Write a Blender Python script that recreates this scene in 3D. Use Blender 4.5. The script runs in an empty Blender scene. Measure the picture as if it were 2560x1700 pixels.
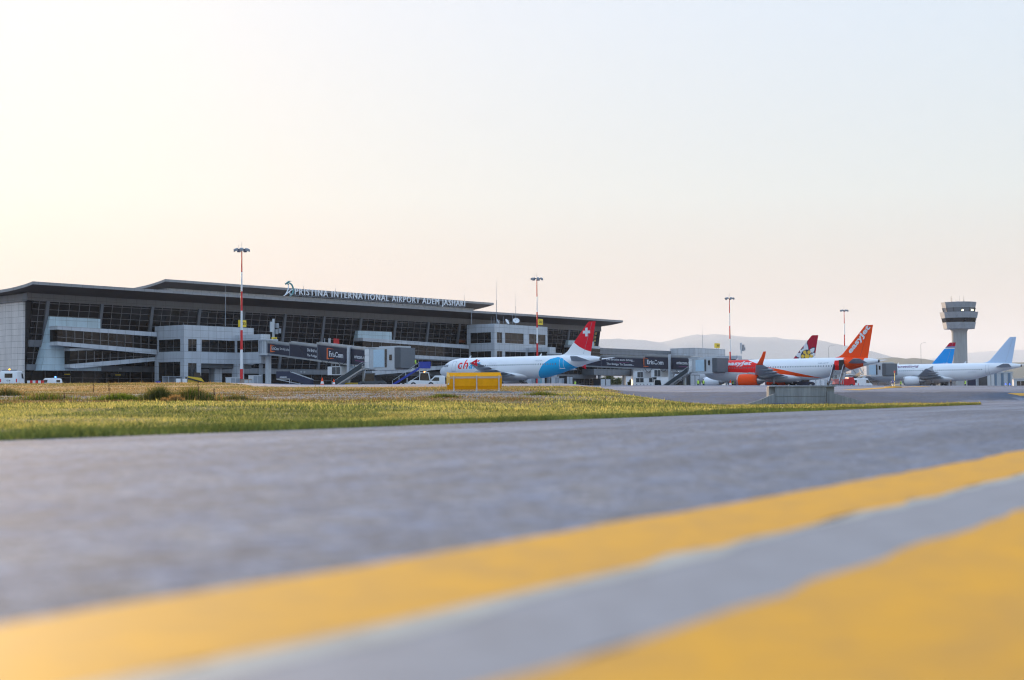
import bpy, bmesh, math, random
import numpy as np
from mathutils import Vector, Matrix, Euler
random.seed(7); np.random.seed(7)
R_ = math.radians
scene = bpy.context.scene
COL = scene.collection

# ------------------------------------------------------------------ camera (eye height is z = 0)
F = 50/36*2560
cam_d = bpy.data.cameras.new('camera'); cam = bpy.data.objects.new('camera', cam_d); COL.objects.link(cam)
cam_d.lens = 50; cam_d.sensor_width = 36; cam_d.clip_start = .05; cam_d.clip_end = 80000
CR = Matrix.Rotation(R_(90+2.415), 3, 'X') @ Matrix.Rotation(R_(-.30), 3, 'Z')
cam.matrix_world = CR.to_4x4()
cam_d.dof.use_dof = True; cam_d.dof.focus_distance = 120; cam_d.dof.aperture_fstop = 1.35
scene.camera = cam

# ------------------------------------------------------------------ sky, sun, exposure
SUN_AZ, SUN_EL = -27, 8          # degrees left of the view axis / above the horizon
w = bpy.data.worlds.new('World'); scene.world = w; w.use_nodes = True
nt = w.node_tree; nt.nodes.clear()
sky = nt.nodes.new('ShaderNodeTexSky'); sky.sky_type = 'NISHITA'; sky.sun_disc = False
sky.sun_elevation = R_(SUN_EL); sky.sun_rotation = R_(SUN_AZ)
sky.altitude = 500; sky.air_density = 1.0; sky.dust_density = 2.0; sky.ozone_density = 3.0
bg = nt.nodes.new('ShaderNodeBackground'); bg.inputs[1].default_value = .15
wo = nt.nodes.new('ShaderNodeOutputWorld')
gm = nt.nodes.new('ShaderNodeGamma'); gm.inputs[1].default_value = .38      # gamma evens the sky out, raising fill light from behind the view
bw = nt.nodes.new('ShaderNodeRGBToBW'); pw = nt.nodes.new('ShaderNodeMath'); pw.operation = 'POWER'; pw.inputs[1].default_value = -.20
vm = nt.nodes.new('ShaderNodeVectorMath'); vm.operation = 'SCALE'
nt.links.new(sky.outputs[0], bw.inputs[0]); nt.links.new(bw.outputs[0], pw.inputs[0]); nt.links.new(pw.outputs[0], vm.inputs['Scale'])
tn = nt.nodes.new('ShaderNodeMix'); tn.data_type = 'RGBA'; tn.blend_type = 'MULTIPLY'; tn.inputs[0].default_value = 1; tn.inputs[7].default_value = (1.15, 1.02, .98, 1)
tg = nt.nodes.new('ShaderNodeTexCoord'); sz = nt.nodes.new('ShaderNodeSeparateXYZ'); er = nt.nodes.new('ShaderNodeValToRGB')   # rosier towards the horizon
for k_, (po, c_) in enumerate(((0, (.90, .74, .67)), (.07, (.935, .78, .68)), (.14, (1.06, 1.02, .94)), (.27, (1.15, 1.12, 1.11)), (.55, (1.42, 1.54, 1.74)))):  # last stop, above the view, brightened as added fill for ground and facades
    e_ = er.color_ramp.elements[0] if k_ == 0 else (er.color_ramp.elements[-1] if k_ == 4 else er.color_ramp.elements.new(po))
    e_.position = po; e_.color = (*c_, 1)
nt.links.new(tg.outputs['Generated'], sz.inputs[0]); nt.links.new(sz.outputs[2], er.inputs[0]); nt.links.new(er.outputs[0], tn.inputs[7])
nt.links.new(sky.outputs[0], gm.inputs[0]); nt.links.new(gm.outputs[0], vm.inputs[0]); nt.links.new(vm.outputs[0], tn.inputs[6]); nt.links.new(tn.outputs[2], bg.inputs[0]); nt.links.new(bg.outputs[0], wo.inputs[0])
sl = bpy.data.lights.new('sun', 'SUN'); sl.energy = 2.4; sl.angle = R_(.6); sl.color = (1, .72, .46)
so = bpy.data.objects.new('sun', sl); COL.objects.link(so)
sd = Vector((math.sin(R_(SUN_AZ))*math.cos(R_(SUN_EL)), math.cos(R_(SUN_AZ))*math.cos(R_(SUN_EL)), math.sin(R_(SUN_EL))))
so.rotation_euler = sd.to_track_quat('Z', 'Y').to_euler()
scene.view_settings.view_transform = 'Standard'; scene.view_settings.look = 'None'
scene.view_settings.exposure = 2.05; scene.view_settings.gamma = 1
scene.render.engine = 'CYCLES'
scene.cycles.filter_width = 1.15; scene.cycles.use_denoising = True; scene.cycles.volume_bounces = 1; scene.cycles.max_bounces = 6
scene.cycles.diffuse_bounces = 3; scene.cycles.glossy_bounces = 3; scene.cycles.sample_clamp_indirect = 8

# ------------------------------------------------------------------ frames: s along the terminal, p away from the taxiway
TH = R_(37.4); U = Vector((math.sin(TH), math.cos(TH), 0)); N = Vector((-math.cos(TH), math.sin(TH), 0))
ROT = math.pi/2-TH
def ray(px, py): return CR @ Vector(((px-1280)/F, -(py-850)/F, -1))
def onp(px, py, p):
    v = ray(px, py); P = v*(p/v.dot(N)); return P.dot(U), P.z
def ony(px, py, Y):
    v = ray(px, py); return v*(Y/v.y)
def sp(s, p, z=0): return U*s+N*p+Vector((0, 0, z))
def spx(px, p): return onp(px, 900, p)[0]

# ------------------------------------------------------------------ materials
MATS = {}
def mat(name, col, rough=.6, metal=0, spec=.5, var=.06, scale=3, bump=0, coat=0, stain=0, alpha=None):
    if name in MATS: return MATS[name]
    m = bpy.data.materials.new(name); m.use_nodes = True; t = m.node_tree; b = t.nodes['Principled BSDF']
    b.inputs['Roughness'].default_value = rough; b.inputs['Metallic'].default_value = metal
    b.inputs['Specular IOR Level'].default_value = spec; b.inputs['Coat Weight'].default_value = coat
    tc = t.nodes.new('ShaderNodeTexCoord'); nz = t.nodes.new('ShaderNodeTexNoise'); nz.inputs['Scale'].default_value = scale
    nz.inputs['Detail'].default_value = 6; t.links.new(tc.outputs['Object'], nz.inputs[0])
    if stain:
        mp = t.nodes.new('ShaderNodeMapping'); mp.inputs['Scale'].default_value = (1.5, 1.5, .12)
        t.links.new(tc.outputs['Object'], mp.inputs[0]); t.links.new(mp.outputs[0], nz.inputs[0])
    cr = t.nodes.new('ShaderNodeValToRGB'); c = Vector(col)
    cr.color_ramp.elements[0].position = .3; cr.color_ramp.elements[1].position = .7
    v = max(var, stain)
    cr.color_ramp.elements[0].color = (*[x*(1-v) for x in c], 1); cr.color_ramp.elements[1].color = (*[min(1, x*(1+v)) for x in c], 1)
    t.links.new(nz.outputs[0], cr.inputs[0]); t.links.new(cr.outputs[0], b.inputs['Base Color'])
    if bump:
        bp = t.nodes.new('ShaderNodeBump'); bp.inputs['Strength'].default_value = bump; bp.inputs['Distance'].default_value = .02
        t.links.new(nz.outputs[0], bp.inputs['Height']); t.links.new(bp.outputs[0], b.inputs['Normal'])
    MATS[name] = m; return m
def panel(name, col, w=1.8, h=1.25, rough=.42, metal=.0, joint=.35, z0=0, mort=.012, var=.05):
    m = bpy.data.materials.new(name); m.use_nodes = True; t = m.node_tree; b = t.nodes['Principled BSDF']
    b.inputs['Roughness'].default_value = rough; b.inputs['Metallic'].default_value = metal
    tc = t.nodes.new('ShaderNodeTexCoord'); sx = t.nodes.new('ShaderNodeSeparateXYZ'); ad = t.nodes.new('ShaderNodeMath')
    cb = t.nodes.new('ShaderNodeCombineXYZ'); br = t.nodes.new('ShaderNodeTexBrick')
    t.links.new(tc.outputs['Object'], sx.inputs[0]); t.links.new(sx.outputs[0], ad.inputs[0]); t.links.new(sx.outputs[1], ad.inputs[1])
    az = t.nodes.new('ShaderNodeMath'); az.inputs[1].default_value = z0; t.links.new(sx.outputs[2], az.inputs[0])
    t.links.new(ad.outputs[0], cb.inputs[0]); t.links.new(az.outputs[0], cb.inputs[1]); t.links.new(cb.outputs[0], br.inputs[0])
    br.offset = 0; br.squash = 1; br.inputs['Scale'].default_value = 1; br.inputs['Brick Width'].default_value = w
    br.inputs['Row Height'].default_value = h; br.inputs['Mortar Size'].default_value = mort*2; br.inputs['Mortar Smooth'].default_value = .1
    br.inputs['Bias'].default_value = 0
    br.inputs['Color1'].default_value = (*[x*(1-var) for x in col], 1); br.inputs['Color2'].default_value = (*[x*(1+var) for x in col], 1)
    br.inputs['Mortar'].default_value = (*[x*joint for x in col], 1)
    nz = t.nodes.new('ShaderNodeTexNoise'); nz.inputs['Scale'].default_value = .9; nz.inputs['Detail'].default_value = 6
    mp = t.nodes.new('ShaderNodeMapping'); mp.inputs['Scale'].default_value = (1, 1, .18); t.links.new(tc.outputs['Object'], mp.inputs[0]); t.links.new(mp.outputs[0], nz.inputs[0])
    mx = t.nodes.new('ShaderNodeMix'); mx.data_type = 'RGBA'; mx.blend_type = 'MULTIPLY'; mx.inputs[0].default_value = .4
    t.links.new(br.outputs[0], mx.inputs[6]); t.links.new(nz.outputs[0], mx.inputs[7]); t.links.new(mx.outputs[2], b.inputs['Base Color'])
    return m
def leafmat(name, attr=None, col=(.1, .14, .03)):
    m = bpy.data.materials.new(name); m.use_nodes = True; t = m.node_tree; t.nodes.clear()
    o = t.nodes.new('ShaderNodeOutputMaterial'); d = t.nodes.new('ShaderNodeBsdfDiffuse'); tr = t.nodes.new('ShaderNodeBsdfTranslucent')
    mx = t.nodes.new('ShaderNodeMixShader'); mx.inputs[0].default_value = .5
    if attr:
        a = t.nodes.new('ShaderNodeAttribute'); a.attribute_name = attr
        t.links.new(a.outputs[0], d.inputs[0]); t.links.new(a.outputs[0], tr.inputs[0])
    else:
        nz = t.nodes.new('ShaderNodeTexNoise'); nz.inputs['Scale'].default_value = 1.2; g = t.nodes.new('ShaderNodeNewGeometry'); t.links.new(g.outputs['Position'], nz.inputs[0])
        cr = t.nodes.new('ShaderNodeValToRGB'); cr.color_ramp.elements[0].position = .3; cr.color_ramp.elements[1].position = .7
        cr.color_ramp.elements[0].color = (*[x*.6 for x in col], 1); cr.color_ramp.elements[1].color = (*[x*1.5 for x in col], 1)
        t.links.new(nz.outputs[0], cr.inputs[0]); t.links.new(cr.outputs[0], d.inputs[0]); t.links.new(cr.outputs[0], tr.inputs[0])
    t.links.new(d.outputs[0], mx.inputs[1]); t.links.new(tr.outputs[0], mx.inputs[2]); t.links.new(mx.outputs[0], o.inputs[0])
    return m
def emis(name, col, st):
    m = bpy.data.materials.new(name); m.use_nodes = True; b = m.node_tree.nodes['Principled BSDF']
    b.inputs['Base Color'].default_value = (*col, 1); b.inputs['Emission Color'].default_value = (*col, 1); b.inputs['Emission Strength'].default_value = st
    return m
m_panel = panel('grey_cladding', (.60, .64, .69), 1.9, 1.3)
m_panel_w = panel('pale_cladding', (.60, .76, .84), 2.2, 1.3)
m_panel_end = panel('end_wall_cladding', (.74, .70, .68), 1.9, 1.05)
m_panel_d = panel('dark_cladding', (.20, .205, .225), 2.2, 1.6)
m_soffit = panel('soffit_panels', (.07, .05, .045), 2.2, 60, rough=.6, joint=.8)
m_fascia = panel('fascia_panels', (.33, .33, .34), 2.2, 3)
m_upwall = panel('upper_wall_panels', (.62, .62, .62), 2.2, 3)
m_ledge = panel('ledge_panels', (.22, .24, .27), 2.2, 1.3)
m_roof = mat('roof_membrane', (.3, .3, .31), .8)
m_glass = panel('dark_glazing', (.012, .0105, .0105), 2.11, 1.065, rough=.1, joint=1, var=.75); m_glass.node_tree.nodes['Principled BSDF'].inputs['Specular IOR Level'].default_value = .22
m_glass2 = mat('node_glazing', (.012, .012, .012), .05, spec=.35, var=.3, scale=.3)
m_mull = mat('mullion_metal', (.19, .18, .18), .5, .3)
m_col = mat('steel_column', (.14, .15, .17), .5, .2)
m_white = mat('white_paint', (.78, .79, .8), .35, var=.03)
m_lgrey = mat('light_grey_paint', (.50, .53, .56), .5, var=.06)
m_mgrey = mat('mid_grey_paint', (.26, .29, .33), .5, var=.08)
m_dgrey = mat('dark_grey', (.07, .075, .08), .6, var=.15)
m_black = mat('black_rubber', (.018, .018, .02), .7, var=.2)
m_alu = mat('bare_metal', (.48, .49, .5), .38, .7)
m_navy = mat('navy_paint', (.012, .022, .06), .4, var=.1)
m_blue = mat('bright_blue_paint', (.012, .04, .33), .4, var=.1)
m_red = mat('mast_red_paint', (.66, .015, .02), .5, var=.1)
m_yel = mat('sign_yellow', (.85, .6, .03), .5, var=.04)
m_conc = mat('weathered_concrete', (.27, .285, .29), .9, var=.2, scale=4, bump=.3, stain=.22)
m_banner = mat('dark_banner', (.022, .024, .045), .55, var=.2, scale=.4)
m_text = mat('white_lettering', (.75, .77, .8), .5, var=.02)
m_org = mat('orange_mark', (.8, .16, .04), .5, var=.05)
m_pur = mat('purple_mark', (.18, .04, .14), .5, var=.2)
m_vest = mat('hi_vis_vest', (.55, .85, .10), .7)
m_cloth = mat('dark_clothing', (.02, .022, .035), .9)
m_skin = mat('skin', (.5, .3, .2), .6)
m_acglass = mat('vehicle_glass', (.015, .018, .02), .08, spec=.6)
m_yelmach = mat('machine_yellow', (.75, .5, .03), .45)

# ------------------------------------------------------------------ object helpers
def tag(o, label=None, cat=None, group=None, kind=None):
    if label: o['label'] = label
    if cat: o['category'] = cat
    if group: o['group'] = group
    if kind: o['kind'] = kind
    return o
def thing(name, label, cat, loc, rz=0, group=None):
    o = bpy.data.objects.new(name, None); COL.objects.link(o); o.location = loc; o.rotation_euler = (0, 0, rz); o.empty_display_size = .5
    return tag(o, label, cat, group)
def copy_tree(o, parent=None, loc=None, rz=None, label=None):
    c = o.copy(); COL.objects.link(c)
    if parent is not None:
        c.parent = parent; c.matrix_parent_inverse = Matrix.Identity(4)
    if loc is not None: c.location = loc
    if rz is not None: c.rotation_euler = (0, 0, rz)
    if label: c['label'] = label
    for ch in list(o.children): copy_tree(ch, c)
    return c
class MB:
    def __init__(s): s.v = []; s.f = []; s.m = []; s.mi = 0
    def add(s, vs, fs):
        n = len(s.v); s.v += [tuple(x) for x in vs]; s.f += [tuple(i+n for i in f) for f in fs]; s.m += [s.mi]*len(fs); return s
    def box(s, x0, x1, y0, y1, z0, z1):
        return s.add([(x, y, z) for z in (z0, z1) for y in (y0, y1) for x in (x0, x1)],
                     [(0, 2, 3, 1), (4, 5, 7, 6), (0, 1, 5, 4), (2, 6, 7, 3), (0, 4, 6, 2), (1, 3, 7, 5)])
    def hexa(s, b, t):   # bottom 4 pts, top 4 pts, counterclockwise
        return s.add(list(b)+list(t), [(3, 2, 1, 0), (4, 5, 6, 7), (0, 1, 5, 4), (1, 2, 6, 5), (2, 3, 7, 6), (3, 0, 4, 7)])
    def prism(s, pts, off):
        n = len(pts); off = Vector(off); a = [Vector(p) for p in pts]
        return s.add(a+[q+off for q in a], [tuple(range(n))[::-1], tuple(range(n, 2*n))]+[(i, (i+1) % n, n+(i+1) % n, n+i) for i in range(n)])
    def cyl(s, a, b, r0, r1=None, n=10, cap=True):
        a = Vector(a); b = Vector(b); r1 = r0 if r1 is None else r1; d = (b-a).normalized()
        q = Vector((0, 0, 1)) if abs(d.z) < .9 else Vector((1, 0, 0)); x = d.cross(q).normalized(); y = d.cross(x)
        vs = [c+(x*math.cos(2*math.pi*i/n)+y*math.sin(2*math.pi*i/n))*r for c, r in ((a, r0), (b, r1)) for i in range(n)]
        fs = [(i, n+i, n+(i+1) % n, (i+1) % n) for i in range(n)]
        if cap: fs += [tuple(range(n)), tuple(range(n, 2*n))[::-1]]
        return s.add(vs, fs)
    def tube(s, pts, r, n=6):
        for a, b in zip(pts, pts[1:]): s.cyl(a, b, r, n=n)
        return s
    def bar(s, a, b, wd, h):
        a = Vector(a); b = Vector(b); d = (b-a).normalized(); q = Vector((0, 0, 1)) if abs(d.z) < .95 else Vector((1, 0, 0))
        x = d.cross(q).normalized()*wd/2; y = x.cross(d).normalized()*h/2
        return s.hexa([a-x-y, a+x-y, b+x-y, b-x-y], [a-x+y, a+x+y, b+x+y, b-x+y])
    def lathe(s, prof, c=(0, 0, 0), axis='z', n=24, a0=0):
        c = Vector(c); vs = []
        for r, h in prof:
            for i in range(n):
                t = a0+2*math.pi*i/n; x, y = r*math.cos(t), r*math.sin(t)
                vs.append(c+Vector({'z': (x, y, h), 'y': (x, h, y), 'x': (h, x, y)}[axis]))
        k = len(prof); fs = [(j*n+i, j*n+(i+1) % n, (j+1)*n+(i+1) % n, (j+1)*n+i) for j in range(k-1) for i in range(n)]
        fs += [tuple(range(n))[::-1], tuple(range((k-1)*n, k*n))]
        return s.add(vs, fs)
    def build(s, name, m, parent=None, smooth=False, loc=None, fixn=True):
        me = bpy.data.meshes.new(name); me.from_pydata(s.v, [], s.f)
        for x in (m if isinstance(m, (list, tuple)) else [m]): me.materials.append(x)
        if max(s.m, default=0): me.polygons.foreach_set('material_index', s.m)
        if fixn:
            bm = bmesh.new(); bm.from_mesh(me); bmesh.ops.recalc_face_normals(bm, faces=bm.faces); bm.to_mesh(me); bm.free()
        if smooth:
            me.polygons.foreach_set('use_smooth', [True]*len(me.polygons)); me.set_sharp_from_angle(angle=R_(40))
        o = bpy.data.objects.new(name, me); COL.objects.link(o)
        if parent is not None: o.parent = parent
        if loc is not None: o.location = loc
        return o
def text_geo(txt, size=1, depth=.02, bold=0, shear=0, spacing=1, res=3, width=None, height=None):
    c = bpy.data.curves.new('t', 'FONT'); c.body = txt; c.size = size; c.extrude = depth/2; c.offset = bold; c.shear = shear
    c.space_character = spacing; c.resolution_u = res; c.fill_mode = 'BOTH'
    o = bpy.data.objects.new('t', c); COL.objects.link(o)
    dg = bpy.context.evaluated_depsgraph_get(); me = bpy.data.meshes.new_from_object(o.evaluated_get(dg))
    vs = [Vector(v.co) for v in me.vertices]; fs = [tuple(p.vertices) for p in me.polygons]
    bpy.data.objects.remove(o); bpy.data.curves.remove(c); bpy.data.meshes.remove(me)
    x0 = min(v.x for v in vs); x1 = max(v.x for v in vs); y0 = min(v.y for v in vs); y1 = max(v.y for v in vs)
    kx = width/(x1-x0) if width else 1; ky = height/(y1-y0) if height else (kx if width else 1)
    if width is None and height: kx = ky
    vs = [Vector(((v.x-x0)*kx, (v.y-y0)*ky, v.z)) for v in vs]
    return vs, fs
def map_geo(mb, geo, fn):
    vs, fs = geo; return mb.add([fn(v) for v in vs], fs)
def cut_geo(geo, step=.18, axis=1):
    vs, fs = geo; bm = bmesh.new(); bv = [bm.verts.new(v) for v in vs]
    for f in fs:
        try: bm.faces.new([bv[i] for i in f])
        except ValueError: pass
    lo = min(v[axis] for v in vs); hi = max(v[axis] for v in vs); h = lo+step
    while h < hi:
        co = [0, 0, 0]; no = [0, 0, 0]; co[axis] = h; no[axis] = 1
        bmesh.ops.bisect_plane(bm, geom=bm.verts[:]+bm.edges[:]+bm.faces[:], plane_co=co, plane_no=no); h += step
    bm.verts.index_update(); r = [v.co.copy() for v in bm.verts], [tuple(v.index for v in f.verts) for f in bm.faces]; bm.free(); return r

# ------------------------------------------------------------------ ground shape
E0 = np.array((-4.7, 13.1)); ED = np.array((.4398, .8981)); EN = np.array((-.8981, .4398))
def sstep(x, a, b): t = np.clip((x-a)/(b-a), 0, 1); return t*t*(3-2*t)
def vnoise(x, y, sc, seed=0):
    x = np.asarray(x, float)/sc; y = np.asarray(y, float)/sc; xi = np.floor(x).astype(np.int64); yi = np.floor(y).astype(np.int64); fx = x-xi; fy = y-yi
    fx = fx*fx*(3-2*fx); fy = fy*fy*(3-2*fy)
    def h(a, b):
        n = (a*374761393+b*668265263+seed*1442695041) & 0x7fffffff; n = ((n ^ (n >> 13))*1274126177) & 0x7fffffff; return ((n ^ (n >> 16)) & 0xffff)/65535.
    return (h(xi, yi)*(1-fx)+h(xi+1, yi)*fx)*(1-fy)+(h(xi, yi+1)*(1-fx)+h(xi+1, yi+1)*fx)*fy
def dist_edge(X, Y): return (X-E0[0])*EN[0]+(Y-E0[1])*EN[1]
def toe(X): return 78.5+np.maximum(0, .88*(X-15))
def ground_z(X, Y):
    X = np.asarray(X, float); Y = np.asarray(Y, float); d = dist_edge(X, Y)
    fl = np.interp(Y, [8, 30, 50, 77, 103, 127, 165, 200, 260], [-.36, -.22, .02, .43, .98, 1.46, 1.75, 2.1, 2.15])
    fl = fl+.22*sstep(-X, .13*Y, .2*Y)*np.exp(-((Y-122)/22)**2)
    fl = fl+.06*(vnoise(X, Y, 5, 1)-.5)*sstep(Y, 15, 40)*(1-sstep(Y, 95, 103))
    t = Y-toe(X); tc = 84+(X-20)*.42
    fr = np.where(t < 0, -.34, np.where(t < 18, -.34+.84*sstep(t, -3, 18), .5+.0171*(np.minimum(t, tc)-18)+.004*np.clip(t-tc, 0, 80)))
    fr = np.minimum(fr, 2.18)
    w_ = sstep(X, 4, 9.5)
    z = fl*(1-w_)+fr*w_
    S = sstep(d, 0, 14)*(1-w_)+sstep(d, 0, 6)*w_
    return -.35+S*(z+.35)
def gz(P): return float(ground_z(P[0], P[1]))
def is_paved(X, Y):
    d = dist_edge(X, Y); px = 1280+F*X/np.maximum(Y, 1); nn = (vnoise(X, Y, 3, 5)-.5)*2
    left = (Y > np.where(px < 520, 133, np.where(px < 640, 133-(px-520)*.25, 103))+nn*1.5)
    right = (Y > toe(X)+nn*.4) & (X > 6.5+nn*.5+(Y < 76)*0)
    tip = (px > 2450)
    return left | right | tip | (d < 0)
APRON_Z = 2.15
# ------------------------------------------------------------------ ground surfaces
def asphalt(name, c, sc=1.0, bump=.4, mott=.5, ysc=.25):
    m = bpy.data.materials.new(name); m.use_nodes = True; t = m.node_tree; b = t.nodes['Principled BSDF']; b.inputs['Roughness'].default_value = .95
    b.inputs['Specular IOR Level'].default_value = .12
    g = t.nodes.new('ShaderNodeNewGeometry'); rt = t.nodes.new('ShaderNodeVectorRotate'); rt.rotation_type = 'Z_AXIS'; rt.inputs['Angle'].default_value = R_(-63.9)
    mp = t.nodes.new('ShaderNodeMapping'); mp.inputs['Scale'].default_value = (ysc*.4, 1, 1)
    t.links.new(g.outputs['Position'], rt.inputs[0]); t.links.new(rt.outputs[0], mp.inputs[0])
    def nz(scale, det, src, rough=.6):
        n = t.nodes.new('ShaderNodeTexNoise'); n.inputs['Scale'].default_value = scale; n.inputs['Detail'].default_value = det; n.inputs['Roughness'].default_value = rough; t.links.new(src, n.inputs[0]); return n.outputs[0]
    def ramp(src, p0, p1, a, b_):
        r = t.nodes.new('ShaderNodeMapRange'); r.inputs[1].default_value = p0; r.inputs[2].default_value = p1; r.inputs[3].default_value = a; r.inputs[4].default_value = b_; t.links.new(src, r.inputs[0]); return r.outputs[0]
    def mul(a, b_):
        q = t.nodes.new('ShaderNodeMath'); q.operation = 'MULTIPLY'; t.links.new(a, q.inputs[0]); t.links.new(b_, q.inputs[1]); return q.outputs[0]
    f = ramp(nz(.7*sc, 6, mp.outputs[0]), .38, .62, .80, 1.16)                       # worn lanes
    f = mul(f, ramp(nz(13*sc, 5, g.outputs['Position'], .75), .36, .64, 1-mott*.42, 1+mott*.42))   # mottling
    vo = t.nodes.new('ShaderNodeTexVoronoi'); vo.inputs['Scale'].default_value = 110; t.links.new(g.outputs['Position'], vo.inputs[0])
    bw = t.nodes.new('ShaderNodeRGBToBW'); t.links.new(vo.outputs['Color'], bw.inputs[0])
    f = mul(f, ramp(bw.outputs[0], .15, .85, .62, 1.38))                             # aggregate
    hue = t.nodes.new('ShaderNodeMix'); hue.data_type = 'RGBA'; hue.inputs[6].default_value = (c[0]*1.06, c[1], c[2]*.92, 1); hue.inputs[7].default_value = (c[0]*.92, c[1], c[2]*1.12, 1)
    t.links.new(ramp(nz(5*sc, 3, g.outputs['Position']), .4, .6, 0, 1), hue.inputs[0])
    vm = t.nodes.new('ShaderNodeVectorMath'); vm.operation = 'SCALE'; t.links.new(hue.outputs[2], vm.inputs[0]); t.links.new(f, vm.inputs['Scale']); t.links.new(vm.outputs[0], b.inputs['Base Color'])
    bp = t.nodes.new('ShaderNodeBump'); bp.inputs['Strength'].default_value = bump; bp.inputs['Distance'].default_value = .006
    t.links.new(vo.outputs[0], bp.inputs['Height']); t.links.new(bp.outputs[0], b.inputs['Normal'])
    return m
m_taxi = asphalt('taxiway_asphalt', (.178, .193, .226), mott=1.15)
m_apron = asphalt('apron_concrete', (.20, .208, .24), sc=.12, bump=.1, ysc=.3)
m_bank = asphalt('embankment_asphalt', (.10, .112, .142), sc=.25, bump=.1, ysc=.4)
def soilmat():
    m = bpy.data.materials.new('soil_and_gravel'); m.use_nodes = True; t = m.node_tree; b = t.nodes['Principled BSDF']; b.inputs['Roughness'].default_value = 1
    b.inputs['Specular IOR Level'].default_value = .1
    g = t.nodes.new('ShaderNodeNewGeometry'); a = t.nodes.new('ShaderNodeAttribute'); a.attribute_name = 'tint'
    vo = t.nodes.new('ShaderNodeTexVoronoi'); vo.inputs['Scale'].default_value = 14; t.links.new(g.outputs['Position'], vo.inputs[0])
    bw = t.nodes.new('ShaderNodeRGBToBW'); t.links.new(vo.outputs['Color'], bw.inputs[0])
    mx = t.nodes.new('ShaderNodeMix'); mx.data_type = 'RGBA'; mx.blend_type = 'OVERLAY'; mx.inputs[0].default_value = .7
    t.links.new(a.outputs[0], mx.inputs[6]); t.links.new(bw.outputs[0], mx.inputs[7]); t.links.new(mx.outputs[2], b.inputs['Base Color'])
    return m
m_soil = soilmat()
def gravel_amt(X, Y):
    n = vnoise(X, Y, 6, 11)*.6+vnoise(X, Y, 2, 12)*.4
    px = 1280+F*X/np.maximum(Y, 1)
    band = np.exp(-((Y-67)/15)**4)*(1-.8*sstep(px, 1400, 1500))
    a = sstep(n, .36, .58)*band*.95
    a = np.maximum(a, np.exp(-((px-1270)/130)**2-((Y-69)/7)**2)*1.25)
    a = np.maximum(a, np.exp(-((px-90)/150)**2-((Y-68)/8)**2)*1.1*sstep(n, .3, .5))
    return np.clip(a, 0, 1)
dv = np.unique(np.concatenate([np.linspace(0, 8, 33), np.linspace(8, 60, 105), np.linspace(60, 130, 50), np.linspace(130, 420, 30)]))
ev = np.unique(np.concatenate([np.linspace(-60, -5, 30), np.linspace(-5, 120, 230), np.linspace(120, 260, 100), np.linspace(260, 900, 60)]))
DD, EE = np.meshgrid(dv, ev, indexing='ij')
GX = E0[0]+EE*ED[0]+DD*EN[0]; GY = E0[1]+EE*ED[1]+DD*EN[1]; GZ = ground_z(GX, GY)
CX = (GX[:-1, :-1]+GX[1:, 1:])/2; CY = (GY[:-1, :-1]+GY[1:, 1:])/2
PV = is_paved(CX, CY); tt = CY-toe(CX); BANK = PV & (tt < 13+5*vnoise(CX, CY, 5, 3)) & (CX > 5) & (dist_edge(CX, CY) > 2+3*vnoise(CX, CY, 4, 9)) & (tt > -25)
def sheet(name, mask, m, kind, label, cat, dz=0, tint=False):
    idx = -np.ones(GX.shape, int); ii, jj = np.nonzero(mask)
    quads = np.stack([ii*GX.shape[1]+jj, ii*GX.shape[1]+jj+1, (ii+1)*GX.shape[1]+jj+1, (ii+1)*GX.shape[1]+jj], 1)
    uq, inv = np.unique(quads.ravel(), return_inverse=True); q = inv.reshape(-1, 4)
    co = np.stack([GX.ravel()[uq], GY.ravel()[uq], GZ.ravel()[uq]+dz], 1)
    me = bpy.data.meshes.new(name); me.from_pydata(co.tolist(), [], q[:, ::-1].tolist()); me.materials.append(m)
    me.polygons.foreach_set('use_smooth', [True]*len(me.polygons))
    if tint:
        X = co[:, 0]; Y = co[:, 1]; g = gravel_amt(X, Y)[:, None]; n = vnoise(X, Y, 2.5, 4)[:, None]; far = sstep(Y, 70, 95)[:, None]
        soil = np.array([[.12, .085, .05]])*(1-far)+np.array([[.26, .155, .06]])*far
        grn = np.array([[.06, .075, .02]]); near = (1-sstep(Y, 38, 62))[:, None]
        c = soil*(1-near)+grn*near; c = c*(.8+.4*n); c = c*(1-g)+np.array([[.19, .178, .16]])*g
        at = me.color_attributes.new('tint', 'FLOAT_COLOR', 'POINT'); at.data.foreach_set('color', np.concatenate([c, np.ones((len(c), 1))], 1).ravel())
    o = bpy.data.objects.new(name, me); COL.objects.link(o); me.validate()
    nrm = me.polygons[0].normal
    if nrm.z < 0: me.flip_normals()
    return tag(o, label, cat, kind=kind)
sheet('grass_verge_ground', ~PV, m_soil, 'structure', 'soil and gravel ground of the grassy verge between taxiway and apron', 'ground', tint=True)
sheet('apron', PV & ~BANK, m_apron, 'structure', 'pale concrete apron rising towards the terminal and aircraft', 'apron')
sheet('paved_embankment', BANK, m_bank, 'structure', 'dark asphalt slope on both sides of the concrete headwall', 'embankment')
def ep(e, d, z): q = E0+e*ED+d*EN; return (q[0], q[1], z)
mb = MB()
mb.add([ep(e, d, -.35) for d in (-45, 0) for e in (-60, 900)], [(0, 1, 3, 2)])
tag(mb.build('taxiway', m_taxi), 'blue grey asphalt taxiway across the foreground', 'taxiway', kind='structure')
mb = MB(); q = 24000
mb.add([(-q, -400, -2.2), (q, -400, -2.2), (q, 27000, -2.2), (-q, 27000, -2.2)], [(0, 1, 2, 3)])
mb.add([ep(-60, 420, 2.1), ep(-60, 3500, 2.1), (q, 26900, 2.1), ep(900, 0, 2.1), ep(900, 420, 2.1)], [(0, 1, 2, 3, 4)])
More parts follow.
